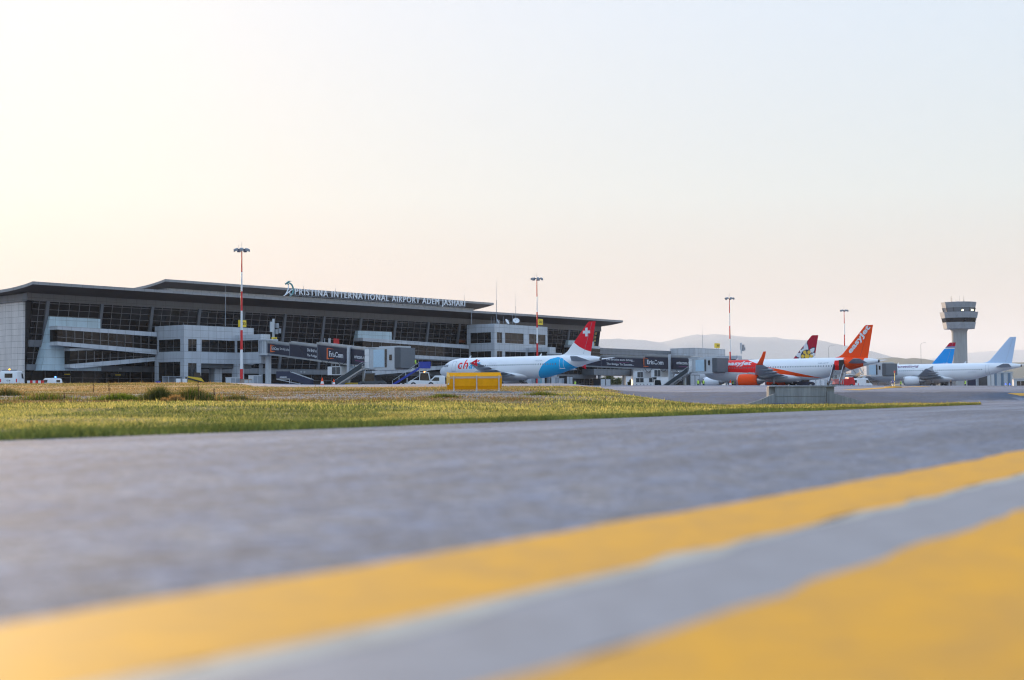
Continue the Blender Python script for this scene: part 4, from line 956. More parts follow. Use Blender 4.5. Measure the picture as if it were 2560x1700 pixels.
    # rudder hinge line, dark red on the coloured fins
    mb = MB(); q = [(-fin_th(a, z)-.012, A0-a, z) for a, z in ((34.0-.0, 6.0), (35.9, 11.6))]; mb.bar(q[0], q[1], .04, .03); mb.build('rudder_line', pm_line if finmats[0] in (pm_white, pm_pale) else mat('rudder_line_red', (.3, .03, .02), .5), fin)
    for sg in (-1, 1):
        mb = MB(); foil(mb, (sg*.5, 31.6, 35.6, 4.75, .10), (sg*6.2, 35.3, 36.75, 5.4, .09)); mb.build('tailplane', stab_m, r, smooth=True)
    MB().lathe([(.31, -.02), (.30, .12), (.2, .12), (.18, -.3)], (0, A0-37.5, 5.05), 'y', 16).build('exhaust_pipe', m_dgrey, body) if 0 else MB().cyl((0, A0-37.45, 5.05), (0, A0-37.75, 5.03), .30, .24, 16).build('exhaust_pipe', m_dgrey, body)
    # gear
    wheel_set(r, -3.8, 17.7, .58, .4); wheel_set(r, 3.8, 17.7, .58, .4); wheel_set(r, 0, 5.07, .40, .25, True, 1.9)
    if wins:
        a = win_a[0]
        while a < win_a[1]:
            if all(abs(a-d) > .3 for d in ()):
                zc, rw, rh = fus(a); z = 4.28; x, y, _ = on_skin(a, z, .003); o = bpy.data.objects.new('window', WIN); COL.objects.link(o); o.parent = r; o.location = (x, y, z)
                o.rotation_euler = (0, math.asin((z-zc)/rh), 0)
            a += .535
    def outline(a0, a1, z0_, z1_, wd, m_, nm, bottom=False):
        mb = MB(); pts = [(a0, z0_), (a0, z1_), (a1, z1_), (a1, z0_), (a0, z0_)]; PP = []
        for (a, z), (b, y) in zip(pts, pts[1:]):
            for i in range(8): t = i/8; PP.append(on_skin(a+(b-a)*t, z+(y-z)*t, .01))
        PP.append(PP[0])
        for p, q in zip(PP, PP[1:]): mb.bar(p, q, wd, .02)
        if bottom: mb.bar(on_skin(a0-.1, z0_-.04, .04), on_skin(a1+.1, z0_-.04, .04), .08, .09)
        return mb.build(nm, m_, r)
    dm = m_text if body_paint and finmats[0] is not pm_pale else pm_line
    if 4.95 in doors: outline(4.5, 5.35, 3.42, 5.25, .035, pm_line, 'cabin_door', True)
    if 30.1 in doors: outline(29.7, 30.5, 3.48, 5.3, .045, dm, 'cabin_door', True)
    for e in exits: outline(e-.26, e+.26, 3.75, 4.75, .03, pm_line if finmats[0] is not pm_orange else m_text, 'overwing_exit')
    mb = MB()   # cockpit glazing (port)
    for a0_, a1_ in ((1.75, 2.25), (2.3, 2.85), (2.9, 3.35)):
        V = [on_skin(a0_, 4.22, .06), on_skin(a1_, 4.22, .06), on_skin(a1_, 4.66, .06), on_skin(a0_+.12, 4.6 if a0_ > 2 else 4.4, .06)]
        mb.add(V, [(0, 1, 2, 3)])
    mb.build('cockpit_window', m_mgrey, body, fixn=False)
    for a in (7.2, 24.0): 
        mb = MB(); mb.prism([(-.02, A0-a, 5.85), (-.02, A0-a-.45, 5.85), (-.02, A0-a-.62, 6.3), (-.02, A0-a-.4, 6.3)], (.04, 0, 0)); mb.build('blade_antenna', pm_white, body)
    for T_ in texts:
        if T_['on'] == 'body':
            geo = text_geo(T_['t'], bold=T_.get('bold', 0), shear=T_.get('shear', 0), depth=.0, spacing=T_.get('sp', 1), width=T_['w'], height=T_['h']); geo = cut_geo(geo, .15)
            mb = MB(); map_geo(mb, geo, lambda v: on_skin(T_['a']+v.x, T_['z']+v.y, T_.get('off', .015))); mb.build(T_.get('nm', 'lettering'), T_['m'], body, fixn=False)
        else:
            geo = text_geo(T_['t'], bold=T_.get('bold', 0), shear=T_.get('shear', 0), depth=0, spacing=T_.get('sp', 1), width=T_['w'], height=T_['h'])
            an = R_(T_['ang']); ca, sa = math.cos(an), math.sin(an)
            def ff(v, T_=T_): a = T_['a']+v.x*ca-v.y*sa; z = T_['z']+v.x*sa+v.y*ca; return (-fin_th(a, z)-.045, A0-a, z)
            mb = MB(); map_geo(mb, cut_geo(cut_geo(geo, .3), .3, 0), ff); mb.build(T_.get('nm', 'lettering'), T_['m'], fin, fixn=False)
    r['_fin'] = 0
    del r['_fin']
    return r, body, fin, fin_th
def circ(a, z, ra, rz, n=24, t0=0): return [(a+ra*math.cos(t0+math.tau*i/n), z+rz*math.sin(t0+math.tau*i/n)) for i in range(n)]
FIN_ALL = [(27, 5.2), (38, 5.2), (38, 12.2), (27, 12.2)]

# 1. white, red and blue airliner in the middle
r1, b1, f1_, th1 = airliner('white airliner with a white cross on its red tail and a blue patch', 212.2, 179.9, 2.2, zs=1.01,
    fin_paint=[(circ(38.0, 12.4, 8.3, 6.3, 40), 1)], finmats=(pm_white, pm_cred),
    body_paint=[([(24.4, 1.4), (25.1, 2.9), (26.2, 4.3), (27.5, 5.2), (29.0, 5.55), (30.3, 5.3), (31.3, 4.6), (33.1, 3.5), (33.2, 2.0)], 1)],
    mats=(pm_cblue,), fence=pm_cred, exits=(13.9, 14.9),
    texts=[dict(on='body', t='ch', a=6.0, z=3.75, w=2.5, h=1.75, m=pm_bred, bold=.012, shear=.12, sp=1.16), dict(on='body', t='a\u0131r', a=8.75, z=3.75, w=2.7, h=1.2, m=pm_cblue, bold=.012, shear=.12, sp=1.16),
           dict(on='body', t='HB-JOK', a=24.2, z=4.78, w=1.7, h=.26, m=pm_line)])
mb = MB(); mb.add([on_skin(a, z, .02) for a, z in circ(10.75, 5.2, .24, .17, 14)], [tuple(range(14))]); mb.build('lettering', pm_bred, b1, fixn=False)
mb = MB(); k = .78
cx = [(34.7+a*k, 9.9+b*k) for a, b in ((-1, -.33), (-.33, -.33), (-.33, -1), (.33, -1), (.33, -.33), (1, -.33), (1, .33), (.33, .33), (.33, 1), (-.33, 1), (-.33, .33), (-1, .33))]
mb.prism([(-th1(a, z)-.05, A0-a, z) for a, z in cx], (.03, 0, 0)); mb.build('cross', m_text, f1_)

# 2. orange and white airliner with winglets
orange_body = [([(3.4, 3.65), (3.4, 6.2), (9.0, 6.2), (14.5, 4.55), (14.9, 3.1)], 1),
               ([(14.0, 4.6), (14.0, 3.05), (26.5, 2.05), (18.5, 3.75)], 2),
               ([(29.0, 6.2), (30.9, 4.6), (30.9, 1.8), (34.2, 3.2), (34.9, 4.6), (35.0, 6.2)], 2)]
r2, b2, f2_, th2 = airliner('white airliner with a vivid orange tail, orange winglets and an orange engine', 253.4, 144.9, 1.78, zs=1.02, drot=R_(-1.2),
    fin_paint=[(FIN_ALL, 1)], finmats=(pm_orange, pm_orange), body_paint=orange_body, mats=(pm_bred, pm_orange), engine_m=pm_orange, neo=True, sharklet=pm_orange, exits=(14.3, 15.3), doors=(),
    texts=[dict(on='body', t='easyJet', a=5.9, z=4.55, w=5.7, h=1.05, m=m_text, bold=.035, shear=.12, sp=1.02, off=.025),
           dict(on='fin', t='easyJet', a=32.35, z=6.25, w=6.3, h=1.35, ang=49.8, m=m_text, bold=.035, sp=1.02),
           dict(on='body', t='HB-AYP', a=26.1, z=4.72, w=2.1, h=.26, m=pm_line)])
MB().box(-1.88, -1.5, A0-31.35, A0-30.45, 3.5, 5.35).build('doorway', m_black, b2)
mb = MB(); V = [on_skin(29.35+.95*i/4, z, .10) for i in range(5) for z in (3.5, 4.4, 5.3)]; mb.add(V, [(3*i+j, 3*i+j+1, 3*i+j+4, 3*i+j+3) for i in range(4) for j in range(2)]); tag(mb.build('cabin_door', pm_bred, r2, fixn=False), 'open red cabin door swung forward')
mb = MB()
for z in (3.45, 5.4): mb.bar(on_skin(30.4, z, .03), on_skin(31.4, z, .03), .07, .06)
for a in (30.4, 31.4): mb.bar(on_skin(a, 3.45, .03), on_skin(a, 5.4, .03), .07, .06)
mb.build('door_frame', m_text, r2)

# 3. crimson tail with a flower: pale fuselage hidden by the orange one
r3, b3, f3_, th3 = airliner('airliner with a crimson tail and a white alpine flower, standing behind the orange tailed airliner', 288.1, 172.4, 2.1,
    fin_paint=[(FIN_ALL, 1)], finmats=(pm_crim, pm_crim), doors=(), exits=())
def decal(fin, th, pts, m_, off, nm):
    mb = MB(); P = [(-th(a, z)-off, A0-a, z) for a, z in pts]; c = Vector((-max(th(a, z) for a, z in pts)-off, sum(p[1] for p in P)/len(P), sum(p[2] for p in P)/len(P)))
    n = len(P); mb.add(P+[tuple(c)], [(i, (i+1) % n, n) for i in range(n)]); return mb.build(nm, m_, fin, fixn=False)
FX, FZ = 33.95, 7.2
def fin_in(a, z):
    l = float(np.interp(z, [5.87, 6.05, 6.5, 11.62], [28.7, 29.6, 30.35, 34.95]))+.06; t_ = float(np.interp(z, [5.6, 11.76], [35.45, 36.62]))-.04; return (min(max(a, l), t_), z)
for ang, ln, wd in ((98, 3.35, 1.1), (140, 2.2, 1.0), (172, 2.9, 1.1), (45, 2.5, 1.0), (8, 2.2, 1.1), (205, 3.0, 1.0), (-25, 2.2, 1.0), (122, 2.0, .9)):
    for gr, m_, off in ((.16, pm_dnav, .04), (0, m_text, .055)):
        an = R_(ang); pts = []
        for i in range(17):
            t = i/16; ww = wd/2*math.sin(math.pi*min(1, t*1.0))**.6+gr*.7; pts.append((t*(ln+gr), ww if i else ww))
        outl = [(x, y) for x, y in pts]+[(x, -y) for x, y in pts[::-1]]
        P = [fin_in(FX+x*math.cos(an)-y*math.sin(an), max(5.75, FZ+x*math.sin(an)+y*math.cos(an))) for x, y in outl]
        decal(f3_, th3, P, m_, off, 'petal')
decal(f3_, th3, circ(FX, FZ, 1.52, 1.45), pm_dnav, .07, 'flower_centre')
decal(f3_, th3, circ(FX, FZ, .56, .6), pm_gold, .085, 'flower_dot')
for i in range(6): t = R_(60*i+30+30); decal(f3_, th3, circ(FX+1.0*math.cos(t), FZ+.98*math.sin(t), .38, .40, 16), pm_gold, .085, 'flower_dot')

# 4. pale airliner at the right
r4, b4, f4_, th4 = airliner('plain pale airliner with dark plum lettering and an unmarked pale blue tail, farthest right', 337.6, 145.4, 2.3, zs=1.015,
    fin_paint=[(FIN_ALL, 1)], finmats=(pm_pale, pm_pale), fence=pm_wing, doors=(30.1,), exits=(14.3, 15.3), belly_m=pm_white,
    texts=[dict(on='body', t='eurowings', a=5.6, z=4.72, w=7.7, h=1.0, m=pm_plum, bold=.02, shear=.22), dict(on='body', t='9H-MLS', a=25.6, z=3.6, w=2.0, h=.26, m=pm_line)])

# 5. blue tail with a red tip seen behind it
q5 = (373.6, 175.5)
r5, b5, f5_, th5 = airliner('airliner of which only a blue tail with a dark red tip shows', q5[0], q5[1], 2.2,
    fin_paint=[(FIN_ALL, 1), ([(27, 10.62), (38, 10.78), (38, 12.3), (27, 12.3)], 3), ([(27, 10.1), (38, 10.25), (38, 10.42), (27, 10.3)], 0), ([(27, 10.3), (38, 10.42), (38, 10.68), (27, 10.55)], 2)],
    finmats=(pm_white, pm_sky, m_mgrey, pm_crim), scale=1.067, doors=(), exits=(), wins=True,
    texts=[dict(on='fin', t='unicef', a=31.0, z=6.15, w=2.6, h=.5, ang=2, m=m_text, sp=1.1)])
decal(f5_, th5, circ(34.3, 6.4, .38, .36, 16), m_text, .05, 'emblem'); decal(f5_, th5, circ(34.3, 6.4, .24, .22, 16), pm_sky, .06, 'emblem_ring')
# ------------------------------------------------------------------ passenger boarding bridges
def line_x(A, B, px):
    """distance from A towards B (s,p) of the point seen in column px"""
    v = ray(px, 900); a = sp(*A); d = (sp(*B)-a).normalized()
    # a + d*x = k*v (horizontal)
    det = d.x*(-v.y)-(-v.x)*d.y; return ((-a.x)*(-v.y)-(-v.x)*(-a.y))/det
def bridge(label, A, B, zf0, zf1, segs, L_end, texts=(), lift=None, ac=(), stairs=None, cab_turn=0, banner=True, cables=(), H=3.45):
    a = sp(*A); d = (sp(*B)-a).normalized(); rz = math.atan2(d.y, d.x); g0 = gz(a)
    r = thing('boarding_bridge', label, 'boarding bridge', (a.x, a.y, g0), rz, 'passenger boarding bridges'); Lc = segs[-1][1]
    zf = lambda x: (zf0+(zf1-zf0)*x/Lc)-g0
    MB().cyl((0, 0, 0), (0, 0, zf(0)-.3), .55, .55, 20).build('support_column', m_lgrey, r, smooth=True)
    MB().box(-1.2, 1.2, -1.0, 1.0, 0, .9).build('base_cabinet', m_lgrey, r)
    mb = MB(); mb.lathe([(1.75, zf(0)-.3), (1.75, zf(0)), (1.6, zf(0)+.02), (1.6, zf(0)+2.35), (1.8, zf(0)+2.4), (1.8, zf(0)+2.65)], n=20); rt = mb.build('rotunda', m_lgrey, r, smooth=True)
    mb = MB()
    for i in range(20): t = math.tau*i/20; mb.box(*(lambda x, y: (x-.04, x+.04, y-.04, y+.04))(1.62*math.cos(t), 1.62*math.sin(t)), zf(0)+.05, zf(0)+2.35)
    mb.build('shutter_ribs', m_mgrey, rt)
    for k, (x0, x1, h, w_) in enumerate(segs):
        hw = w_/2; mb = MB()
        B_ = [(x0, -hw, zf(x0)), (x1, -hw, zf(x1)), (x1, hw, zf(x1)), (x0, hw, zf(x0))]; T_ = [(x, y, z+h) for x, y, z in B_]
        mb.hexa(B_, T_); t_ = mb.build('tunnel', m_mgrey if banner else m_lgrey, r)
        mb = MB()
        for y in (-hw-.06, hw+.06):
            mb.bar((x0, y, zf(x0)+.0), (x1, y, zf(x1)+.0), .16, .22); mb.bar((x0, y, zf(x0)+h), (x1, y, zf(x1)+h), .16, .26)
        for x in (x0+.08, x1-.08):
            mb.box(x-.09, x+.09, -hw-.12, hw+.12, zf(x)+h, zf(x)+h+.16)
        mb.bar((x0, -hw*.5, zf(x0)+h+.22), (x1, -hw*.5, zf(x1)+h+.22), .5, .14)
        mb.build('rails', m_alu, t_)
        if banner:
            ax, bx = (x0 if k == 0 else segs[k-1][1]), x1
            if k+1 < len(segs): bx = x1
            ax = max(x0, ax-.8 if k else x0)+.15
            mb = MB(); y = -hw-.05; m0, m1 = .22, h-.28; n = 10
            for i in range(n):
                xa, xb = ax+(bx-ax)*i/n, ax+(bx-ax)*(i+1)/n; mb.add([(xa, y, zf(xa)+m0), (xb, y, zf(xb)+m0), (xb, y, zf(xb)+m1), (xa, y, zf(xa)+m1)], [(0, 1, 2, 3)])
            bo = mb.build('banner', m_banner, t_, fixn=False)
            for T in texts:
                if T['k'] != k: continue
                xx = line_x(A, B, T['px']); xe = line_x(A, B, T['px1']); yy = y-.02
                if T.get('mark'):
                    hh = T['h']; zb = zf(xx)+T['z']; sl = (zf1-zf0)/Lc
                    mb = MB(); mb.hexa([(xx, yy, zb), (xx+.28, yy, zb), (xx+.28, yy+.01, zb), (xx, yy+.01, zb)], [(xx, yy, zb+hh), (xx+.28, yy, zb+hh), (xx+.28, yy+.01, zb+hh), (xx, yy+.01, zb+hh)])
                    mb.add([(xx+.28, yy, zb), (xx+.28+hh*.75, yy, zb+.10), (xx+.28+hh*.75, yy, zb+.16), (xx+.28, yy, zb+.22)], [(0, 1, 2, 3)])
                    mb.add([(xx+.28, yy, zb+hh), (xx+.28+hh*.7, yy, zb+hh-.26), (xx+.28+hh*.7, yy, zb+hh-.3), (xx+.28, yy, zb+hh-.12)], [(0, 1, 2, 3)])
                    mb.build('logo_mark', m_org, bo, fixn=False)
                else:
                    geo = text_geo(T['t'], bold=T.get('bold', .012), depth=0, width=xe-xx, height=T['h'], res=4); zb = T['z']
                    mb = MB(); map_geo(mb, cut_geo(geo, 1.0, 0), lambda v: (xx+v.x, yy, zf(xx+v.x)+zb+v.y)); mb.build('lettering', T.get('m', m_text), bo, fixn=False)
    # cab: vestibule + rotating head + bellows
    x0 = Lc; z0 = zf1-g0-.25; tn = R_(cab_turn); ln = L_end-x0
    Mx = Matrix.Translation((x0+ln*.30, 0, 0)) @ Matrix.Rotation(tn, 4, 'Z')
    mb = MB(); mb.box(x0-.4, x0+ln*.34, -1.75, 1.75, z0, z0+H); mb.box(x0-.5, x0+ln*.36, -1.85, 1.85, z0-.18, z0-.02); mb.box(x0-.5, x0+ln*.36, -1.85, 1.85, z0+H+.01, z0+H+.2)
    cb = mb.build('cab', m_lgrey, r)
    mb = MB(); mb.box(x0-.2, x0+.75, -1.9, -1.76, z0+.1, z0+2.3); mb.box(x0-.2, x0+.75, -1.9, -1.76, z0+2.4, z0+H-.1); mb.build('side_door', m_white, cb)
    q = ln*.70
    def T4(l): return [Mx @ Vector(p) for p in l]
    def tbox(mb, x0_, x1_, y0_, y1_, z0_, z1_): mb.hexa(T4([(x0_, y0_, z0_), (x1_, y0_, z0_), (x1_, y1_, z0_), (x0_, y1_, z0_)]), T4([(x0_, y0_, z1_), (x1_, y0_, z1_), (x1_, y1_, z1_), (x0_, y1_, z1_)]))
    mb = MB(); tbox(mb, 0, q*.78, -1.95, 1.95, z0-.05, z0+H+.05); tbox(mb, 0, q*.8, -2.05, 2.05, z0-.3, z0-.06); tbox(mb, q*.1, q*.85, -1.7, 1.7, z0+H+.06, z0+H+.32)
    hd = mb.build('cab_head', m_lgrey, r)
    mb = MB(); tbox(mb, -ln*.06, q*.36, -2.02, -1.97, z0+.2, z0+H-.25); mb.build('cab_panel', mat('cab_blue_panel', (.45, .62, .74), .4), hd)
    mb = MB(); tbox(mb, q*.385, q*.42, -2.03, -1.97, z0+.15, z0+H-.2); tbox(mb, q*.44, q*.455, -2.03, -1.97, z0+.15, z0+H-.2); tbox(mb, q*.56, q*.66, -2.03, -1.97, z0+1.35, z0+2.3); mb.build('cab_window', m_acglass, hd)
    mb = MB()
    for i in range(6): x_ = q*.78+q*.22*i/6; k_ = .03*i; tbox(mb, x_, x_+q*.022, -2.05+k_, 2.05-k_, z0-.1+.04*i, z0+H+.02); tbox(mb, x_+q*.022, x_+q*.22/6, -1.97+k_, 1.97-k_, z0, z0+H-.08)
    mb.build('bellows', mat('bellows_grey', (.13, .145, .165), .7), hd)
    if lift:
        xl = line_x(A, B, lift); mb = MB()
        for y in (-1.95, 1.95): mb.box(xl-.22, xl+.22, y-.2, y+.2, 1.0, zf(xl)+3.3)
        mb.box(xl-.25, xl+.25, -2.1, 2.1, zf(xl)-.75, zf(xl)-.35); mb.build('lift_column', m_lgrey, r)
        MB().box(xl-.7, xl+.7, -2.2, 2.2, .55, 1.0).build('bogie', m_yelmach, r)
        for y in (-1.7, 1.7): MB().lathe([(.3, -.2), (.52, -.2), (.55, 0), (.52, .2), (.3, .2)], (xl, y, .55), 'y', 16).build('tyre', m_black, r)
    for px0, px1, zt, zb in ac:
        xa, xb = line_x(A, B, px0), line_x(A, B, px1); u_ = MB().box(xa, xb, -1.6, .6, zb-g0, zt-g0).build('air_unit', m_white, r)
        mb = MB(); w_ = xb-xa
        mb.box(xa+w_*.36, xa+w_*.64, -1.66, -1.6, zb-g0+.15, zt-g0-.12); mb.box(xa+w_*.69, xa+w_*.97, -1.66, -1.6, zb-g0+.15, zt-g0-.12); mb.build('grille', m_dgrey, u_)
        mb = MB(); 
        for q_ in (.2, .5, .8): mb.box(xa+w_*q_-.05, xa+w_*q_+.05, -1.2, -1.1, zt-g0, zf(xa)+.05)
        mb.build('hanger', m_lgrey, u_)
    if stairs:
        (pa, pb) = stairs; xt, xb = line_x(A, B, pa), line_x(A, B, pb); zt = z0-.05; y0_, y1_ = -3.3, -2.35
        mb = MB()
        for y in (y0_, y1_): mb.bar((xt, y, zt), (xb, y, .1), .07, .3)
        n = 16
        for i in range(n): t = (i+.5)/n; x_, z_ = xt+(xb-xt)*t, zt+(.1-zt)*t; mb.box(x_-.14, x_+.14, y0_, y1_, z_-.03, z_+.02)
        mb.box(xt-.1, xt+1.4, y0_, -1.8, zt-.12, zt-.04); st = mb.build('service_stairs', m_alu, r)
        mb = MB()
        mb.prism([(xt, y0_-.05, zt+.1), (xb, y0_-.05, .2), (xb, y0_-.05, 1.0), (xt, y0_-.05, zt+1.0)], (0, .05, 0)); mb.build('dark_side_panel', mat('stair_panel_dark', (.02, .035, .045), .5), st)
        mb = MB()
        for y in (y0_-.02, y1_):
            mb.tube([(xt+1.3, y, zt+1.15), (xt, y, zt+1.15), (xb, y, 1.15), (xb-.2, y, .2)], .035)
            for i in range(7): t = i/6; mb.cyl((xt+(xb-xt)*t, y, zt+(.1-zt)*t), (xt+(xb-xt)*t, y, zt+(.1-zt)*t+1.12), .025, n=5)
        mb.build('handrail', m_lgrey, st)
    for pa, pb, sag in cables:
        xa, xb = line_x(A, B, pa), line_x(A, B, pb); za, zb = zf(xa)+segs[0][2]*.95, zf(xb)+segs[0][2]*.95; P = []
        for i in range(15): t = i/14; P.append((xa+(xb-xa)*t, -1.85, za+(zb-za)*t-sag*4*t*(1-t)))
        MB().tube(P, .05, 6).build('cable', m_black, r)
    return r
A1, B1 = (181, 195), (181, 160)
xs = lambda A, B, *p: [line_x(A, B, q) for q in p]
q = xs(A1, B1, 679, 744, 815, 933, 1040, 738, 808)
bridge('nearest boarding bridge with dark advertising banners, standing clear of any aircraft', A1, B1, 8.75, 5.75,
       [(q[0], q[1], 2.25, 2.3), (q[1]-.8, q[2], 2.6, 2.6), (q[2]-.8, q[3], 3.1, 2.9)], q[4]-1.8, lift=891, ac=[(835, 867, 6.05, 4.55)], stairs=(938, 864),
       texts=[dict(k=0, px=688, px1=690, mark=1, h=1.35, z=.45), dict(k=0, t='ErisCom', px=691.5, px1=709, h=.55, z=.95), dict(k=0, t='Ura drejt suksesit', px=712, px1=739, h=.62, z=.95, bold=0),
              dict(k=1, t='Die Brücke zum', px=782, px1=815, h=.55, z=1.45), dict(k=1, t='The Bridge To', px=781, px1=814, h=.55, z=.45),
              dict(k=2, px=832, px1=836, mark=1, h=2.0, z=.5), dict(k=2, t='ErisCom', px=838, px1=873, h=.95, z=1.05, bold=.02), dict(k=2, t='eriscom.com', px=901, px1=933, h=.62, z=1.3, bold=.015), dict(k=2, t='-', px=903, px1=930, h=.12, z=.85, m=m_pur)],
       cables=[(769, 808, 1.9), (815, 848, 2.6), (852, 892, 2.2), (897, 930, 3.0)])
A2, B2 = (270, 194), (251.5, 146.5)
q = xs(A2, B2, 1418, 1520, 1632, 1742, 1826)
bridge('middle boarding bridge with dark advertising banners, docked to the orange and white airliner', A2, B2, 8.2, 5.6,
       [(1.6, q[1], 2.1, 2.3), (q[1]-.8, q[2], 2.45, 2.6), (q[2]-.8, q[3], 2.85, 2.9)], q[4]-3.6, H=2.7, lift=1693, ac=[(1601, 1623, 5.9, 4.5), (1643, 1667, 6.2, 4.6)], stairs=(1752, 1690), cab_turn=14,
       texts=[dict(k=1, t='Die Brücke zum Erfolg...', px=1529, px1=1599, h=.6, z=1.4), dict(k=1, t='The Bridge To Success...', px=1529, px1=1598, h=.6, z=.42), dict(k=1, t='-', px=1553, px1=1585, h=.1, z=1.18, m=m_pur),
              dict(k=2, px=1623, px1=1626, mark=1, h=2.0, z=.4), dict(k=2, t='ErisCom', px=1632, px1=1673, h=.95, z=1.05, bold=.02), dict(k=2, t='eriscom.com', px=1706, px1=1748, h=.62, z=1.3, bold=.015), dict(k=2, t='-', px=1712, px1=1740, h=.12, z=.8, m=m_pur)],
       cables=[(1622, 1655, 2.6), (1660, 1692, 2.3), (1698, 1742, 2.6)])
A3, B3 = (365, 194), (334.5, 147)
q = xs(A3, B3, 2010, 2080, 2178, 2240)
bridge('farthest boarding bridge, plain grey, docked to the pale airliner', A3, B3, 8.6, 5.75, [(1.6, q[0], 2.3, 2.3), (q[0]-4, q[1], 2.6, 2.6), (q[1]-4, q[2], 3.0, 2.9)], q[3]-3.0, H=2.8, lift=2128, ac=[(2085, 2106, 6.2, 4.8)], stairs=(2178, 2130), cab_turn=10, banner=False, cables=[(2143, 2180, 2.2)])
# docking guidance units on masts
def guide(px, yt, yb, p, label):
    s_, z1 = onp(px, yt, p); z0 = onp(px, yb, p)[1]; r = thing('docking_light_unit', label, 'floodlight', sp(s_, p, z0), ROT, 'floodlight units on the gate necks'); h = z1-z0
    MB().box(-.16, .16, -.16, .16, 0, h).build('post', m_lgrey, r)
    for x0, z in ((-1.0, h*.35), (.35, h*.55), (.15, h*.25), (.9, h*.3)):
        b = MB().box(x0, x0+.62, -.5, -.1, z, z+(.9 if x0 > -.5 else 1.9)).build('lamp_box', m_lgrey if x0 < 0 else m_mgrey, r)
guide(683.5, 797, 848, 196.5, 'cluster of floodlight boxes on a post over the nearest gate neck')
guide(1853, 857, 884, 196.5, 'cluster of floodlight boxes on a post over the farthest gate neck')

# ------------------------------------------------------------------ floodlight masts
def mast(px, yt, p, label):
    s_, z1 = onp(px, yt, p); b = sp(s_, p); z0 = gz(b) if b.y < 420 else APRON_Z; h = z1-z0
    r = thing('floodlight_mast', label, 'floodlight mast', (b.x, b.y, z0), ROT, 'red and white floodlight masts'); n = 7; hb = h*.985
    zz = [0, .145*hb, .29*hb, .425*hb, .57*hb, .70*hb, .84*hb, hb]; zz = [i*hb*.139 for i in range(7)]+[hb]
    for i in range(7):
        ra = .26-.17*zz[i]/hb; rb = .26-.17*zz[i+1]/hb
        MB().cyl((0, 0, zz[i]), (0, 0, zz[i+1]), ra, rb, 16).build('mast_section', m_red if i % 2 == 0 else m_white, r, smooth=True)
    MB().cyl((0, 0, 0), (0, 0, .12), .5, n=16).build('base_plate', m_lgrey, r)
    mb = MB(); mb.lathe([(.25, -.25), (.8, -.18), (.8, -.08), (.25, 0)], (0, 0, h-.3), n=18); mb.cyl((0, 0, h-.3), (0, 0, h+.9), .03, n=5); mb.cyl((-.7, 0, h-.2), (-.7, 0, h+.3), .02, n=5)
    hd = mb.build('head_frame', m_mgrey, r)
    random.seed(int(px))
    for k in range(7):
        t = math.tau*k/7+.35; c, s = math.cos(t), math.sin(t); R0 = .8; mb = MB()
        mb.bar((R0*.9*c, R0*.9*s, h-.42), (1.2*c, 1.2*s, h-.42), .07, .07)
        X_ = Vector((c, s, 0)); Y_ = Vector((-s, c, 0)); Z_ = Vector((0, 0, 1)); q0 = X_*1.0+Z_*(h-.45)
        a_ = [q0+Y_*(-.3)-Z_*.18, q0+Y_*.3-Z_*.18, q0+Y_*.3+X_*.3-Z_*.35, q0-Y_*.3+X_*.3-Z_*.35]; b_ = [v+Z_*.36 for v in a_]
        mb.hexa(a_, b_); mb.build('floodlight', m_mgrey, hd)  # darker grey puts the backlit shade into the lamp colour
mast(604.5, 617, 178, 'leftmost floodlight mast, tallest in the picture, before the nearest gate building')
mast(1342, 691, 178, 'floodlight mast behind the white airliner with the red tail')
mast(1823.5, 741, 178, 'floodlight mast behind the nose of the orange and white airliner')
mast(2110, 772, 178, 'farthest floodlight mast, left of the orange tail fin')

# ------------------------------------------------------------------ control tower
Yt = 540.; P0 = ony(2399.5, 908, Yt); r = thing('control_tower', 'concrete air traffic control tower with a flared two tier cab', 'control tower', (P0.x, P0.y, 1.0), R_(9)); k = Yt/F
def zt(y): return ony(2400, y, Yt).z-1.0
def ngon(mb, prof, n=12, a0=R_(15)): return mb.lathe([(w_*k/2/math.cos(0), z) for w_, z in prof], n=n, a0=a0)
MB().lathe([(37.5*k/2, 0), (37*k/2, zt(834)), (38*k/2, zt(829)), (44*k/2, zt(823))], n=40).build('shaft', mat('tower_concrete', (.34, .35, .35), .9, var=.12, stain=.12), r, smooth=True)
tp = panel('tower_cladding', (.36, .39, .43), 1.3, 1.2, rough=.55, mort=.006)
def tier(name, prof, m_): mb = MB(); ngon(mb, prof); return mb.build(name, m_, r)
tier('lower_tier', [(44, zt(823)), (76, zt(822.4)), (82, zt(806.6))], tp); tier('window_band', [(81, zt(806.6)), (86, zt(796))], m_glass2); tier('lower_tier', [(87.5, zt(796)), (94, zt(782)), (94.5, zt(781.3)), (91, zt(781.2))], tp)
tier('gallery_floor', [(90, zt(781.2)), (74, zt(781))], m_mgrey)
cw = tier('cab_window', [(75, zt(781)), (80, zt(770))], mat('cab_glass', (.16, .17, .19), .1, spec=.5))
mb = MB()
for i in range(12):
    t = R_(15)+math.tau*i/12; mb.bar((75.4*k/2*math.cos(t), 75.4*k/2*math.sin(t), zt(781)), (80.4*k/2*math.cos(t), 80.4*k/2*math.sin(t), zt(770)), .28, .28)
mb.build('window_posts', m_dgrey, cw)
tier('cab_roof', [(80.5, zt(770)), (86.5, zt(757)), (87, zt(756.5)), (82, zt(756.2))], tp)
for dx in (-9, 17):
    mb = MB(); x_ = dx*k; y_ = -78*k/2*.95; mb.box(x_-.34, x_+.34, y_-.12, y_-.05, zt(779), zt(775.5)); mb.build('lit_lamp', emis('tower_lamp', (1, .95, .6), 1.2), cw)
